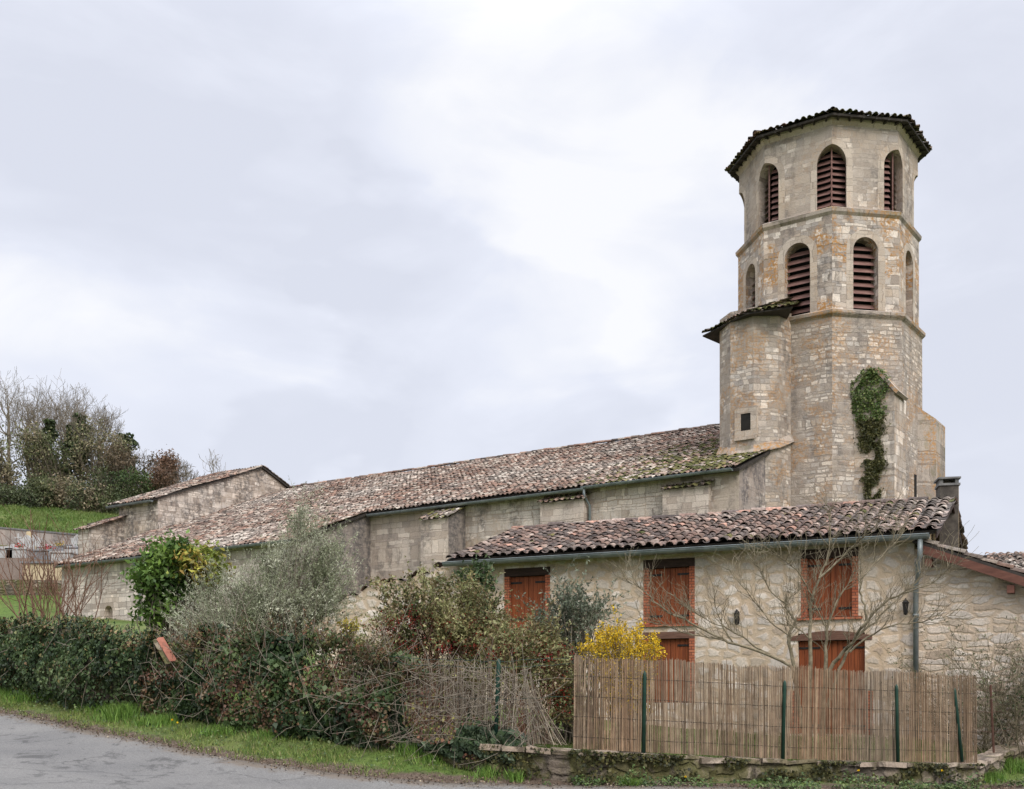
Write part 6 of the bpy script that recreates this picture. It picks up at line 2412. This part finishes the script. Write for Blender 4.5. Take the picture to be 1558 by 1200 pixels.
# longer tufts
TX, TY_, TH = [], [], []
for (u, v, Y_, n, h_, sp) in ((55, 1062, 23.5, 700, .42, .55), (20, 1060, 24.2, 500, .38, .5), (195, 1092, 20.4, 1100, .45, .55), (240, 1098, 19.6, 600, .32, .4), (150, 1080, 21.4, 400, .28, .4), (632, 1150, 16.9, 250, .34, .25), (660, 1150, 16.6, 150, .28, .2),
                             (738, 1180, 16.0, 130, .30, .16), (785, 1180, 15.9, 130, .28, .18), (960, 1180, 16.0, 200, .20, .15), (1500, 1165, 19.4, 600, .25, .3), (1540, 1160, 20.0, 600, .28, .4), (420, 1130, 18.2, 350, .25, .4), (330, 1120, 18.6, 350, .25, .4)):
    x = (u - CX) / F * Y_
    TX.append(x + rg.normal(0, sp * .5, n)); TY_.append(Y_ + rg.normal(0, sp * .35, n)); TH.append(h_ * rg.uniform(.5, 1.1, n))
TX, TY_, TH = map(np.concatenate, (TX, TY_, TH))
blades("tall_grass", TX, TY_, TH * .72, pick([(.09, .18, .03), (.13, .23, .04), (.18, .28, .06)], len(TX), rg), rg, w=.006, lean=.28)
n = 26000
hx, hy = rg.uniform(-50, -26, n), rg.uniform(81.8, 99, n)
hn = np.array([mnoise.noise((a_ * .5, b_ * .5, 2)) for a_, b_ in zip(hx, hy)])
blades("hill_grass", hx, hy, rg.uniform(.10, .30, n) * (1 + hn), pickn([(.07, .12, .025), (.11, .17, .035), (.16, .19, .06)], np.stack([hx, hy, hx * 0], 1), rg, .4), rg, w=.035)
# broad-leaved weeds on the verge and along the foot of the wall
i = rg.integers(0, len(EC), 60000)
i = i[(EC[i, 0] > -12) & (EC[i, 0] < 9.2)]
fr = EC[i, 0] > .3
d = np.where(fr, rg.uniform(-.06, .22, len(i)), .25 + 2.0 * rg.random(len(i)))
P = EC[i] + EN[i] * d[:, None] + ET[i] * rg.uniform(-.14, .14, (len(i), 1))
pn = np.array([mnoise.noise((x * 2.1, y * 2.1, 13)) for x, y in P])
k = (pn > np.where(fr, -.12, .02)) & (rg.random(len(P)) < np.where(fr, .95, .45))
P, d, fr, pn = P[k], d[k], fr[k], pn[k]
z = gz_arr(P[:, 0], P[:, 1]) + rg.random(len(P)) ** 1.6 * np.where(fr, .22, .14) * (.5 + np.clip(pn * 2, 0, 1.2))
col = pick([(.045, .085, .022), (.075, .125, .035), (.11, .17, .05), (.035, .06, .02), (.16, .20, .08)], len(P), rg)
leaves("verge_weeds", np.stack([P[:, 0], P[:, 1], z + .01], 1), rg.uniform(.025, .06, len(P)), col, None, rg, kind='stuff', normal=np.array([.1, -.35, 1.]), aspect=.75, tilt=.5)
# dead leaves and grit along the road edge
i = rg.integers(0, len(EC), 26000)
i = i[(EC[i, 0] > -14) & (EC[i, 0] < 10)]
d = rg.normal(.02, .16, len(i))
P = EC[i] + EN[i] * d[:, None] + ET[i] * rg.uniform(-.14, .14, (len(i), 1))
z = gz_arr(P[:, 0], P[:, 1]) + .022
leaves("leaf_litter", np.stack([P[:, 0], P[:, 1], z], 1), rg.uniform(.012, .04, len(P)), pick([(.10, .07, .045), (.15, .105, .07), (.065, .045, .032), (.22, .18, .13)], len(P), rg), None, rg, kind='stuff', normal=np.array([0, 0, 1.]), tilt=.35, aspect=.8, mat='tile')
# garden grass behind the fence and on the right corner
n = 26000
X = rg.uniform(.5, 11, n); Yg = fence_y(X) + rg.uniform(.15, 4, n)
k = rg.random(n) < .8
blades("garden_grass", X[k], Yg[k], rg.uniform(.05, .16, k.sum()), pick([(.09, .15, .03), (.14, .20, .05), (.20, .20, .09)], k.sum(), rg), rg, w=.006)
# dandelions
root = None
for (u, v, Y_) in ((1043, 1184, 16.55), (1306, 1172, 17.7), (1433, 1172, 18.4), (262, 1095, 19.1), (270, 1099, 18.9), (22, 1062, 23.6), (170, 1082, 20.7)):
    x = (u - CX) / F * Y_
    z = gz(x, Y_)
    zf = max(z + .08, EYE + (YH - v) / F * Y_)
    t = thing("dandelion", "yellow dandelion flowering in the weeds at the roadside", "flower", (x, Y_, z), "dandelions at the roadside")
    tubes("stem", [(np.array([x, Y_, z]), np.array([x, Y_, zf]), .004, .003)], 'post', t, 4)
    P = np.array([x, Y_, zf]) + unit(rg.normal(size=(60, 3))) * .012 * rg.random((60, 1))
    leaves("flower_head", P, .034, pick([(.80, .58, .01), (.70, .45, .01)], 60, rg), t, rg, 'petal', normal=np.array([0, -.4, 1.]), aspect=.35)
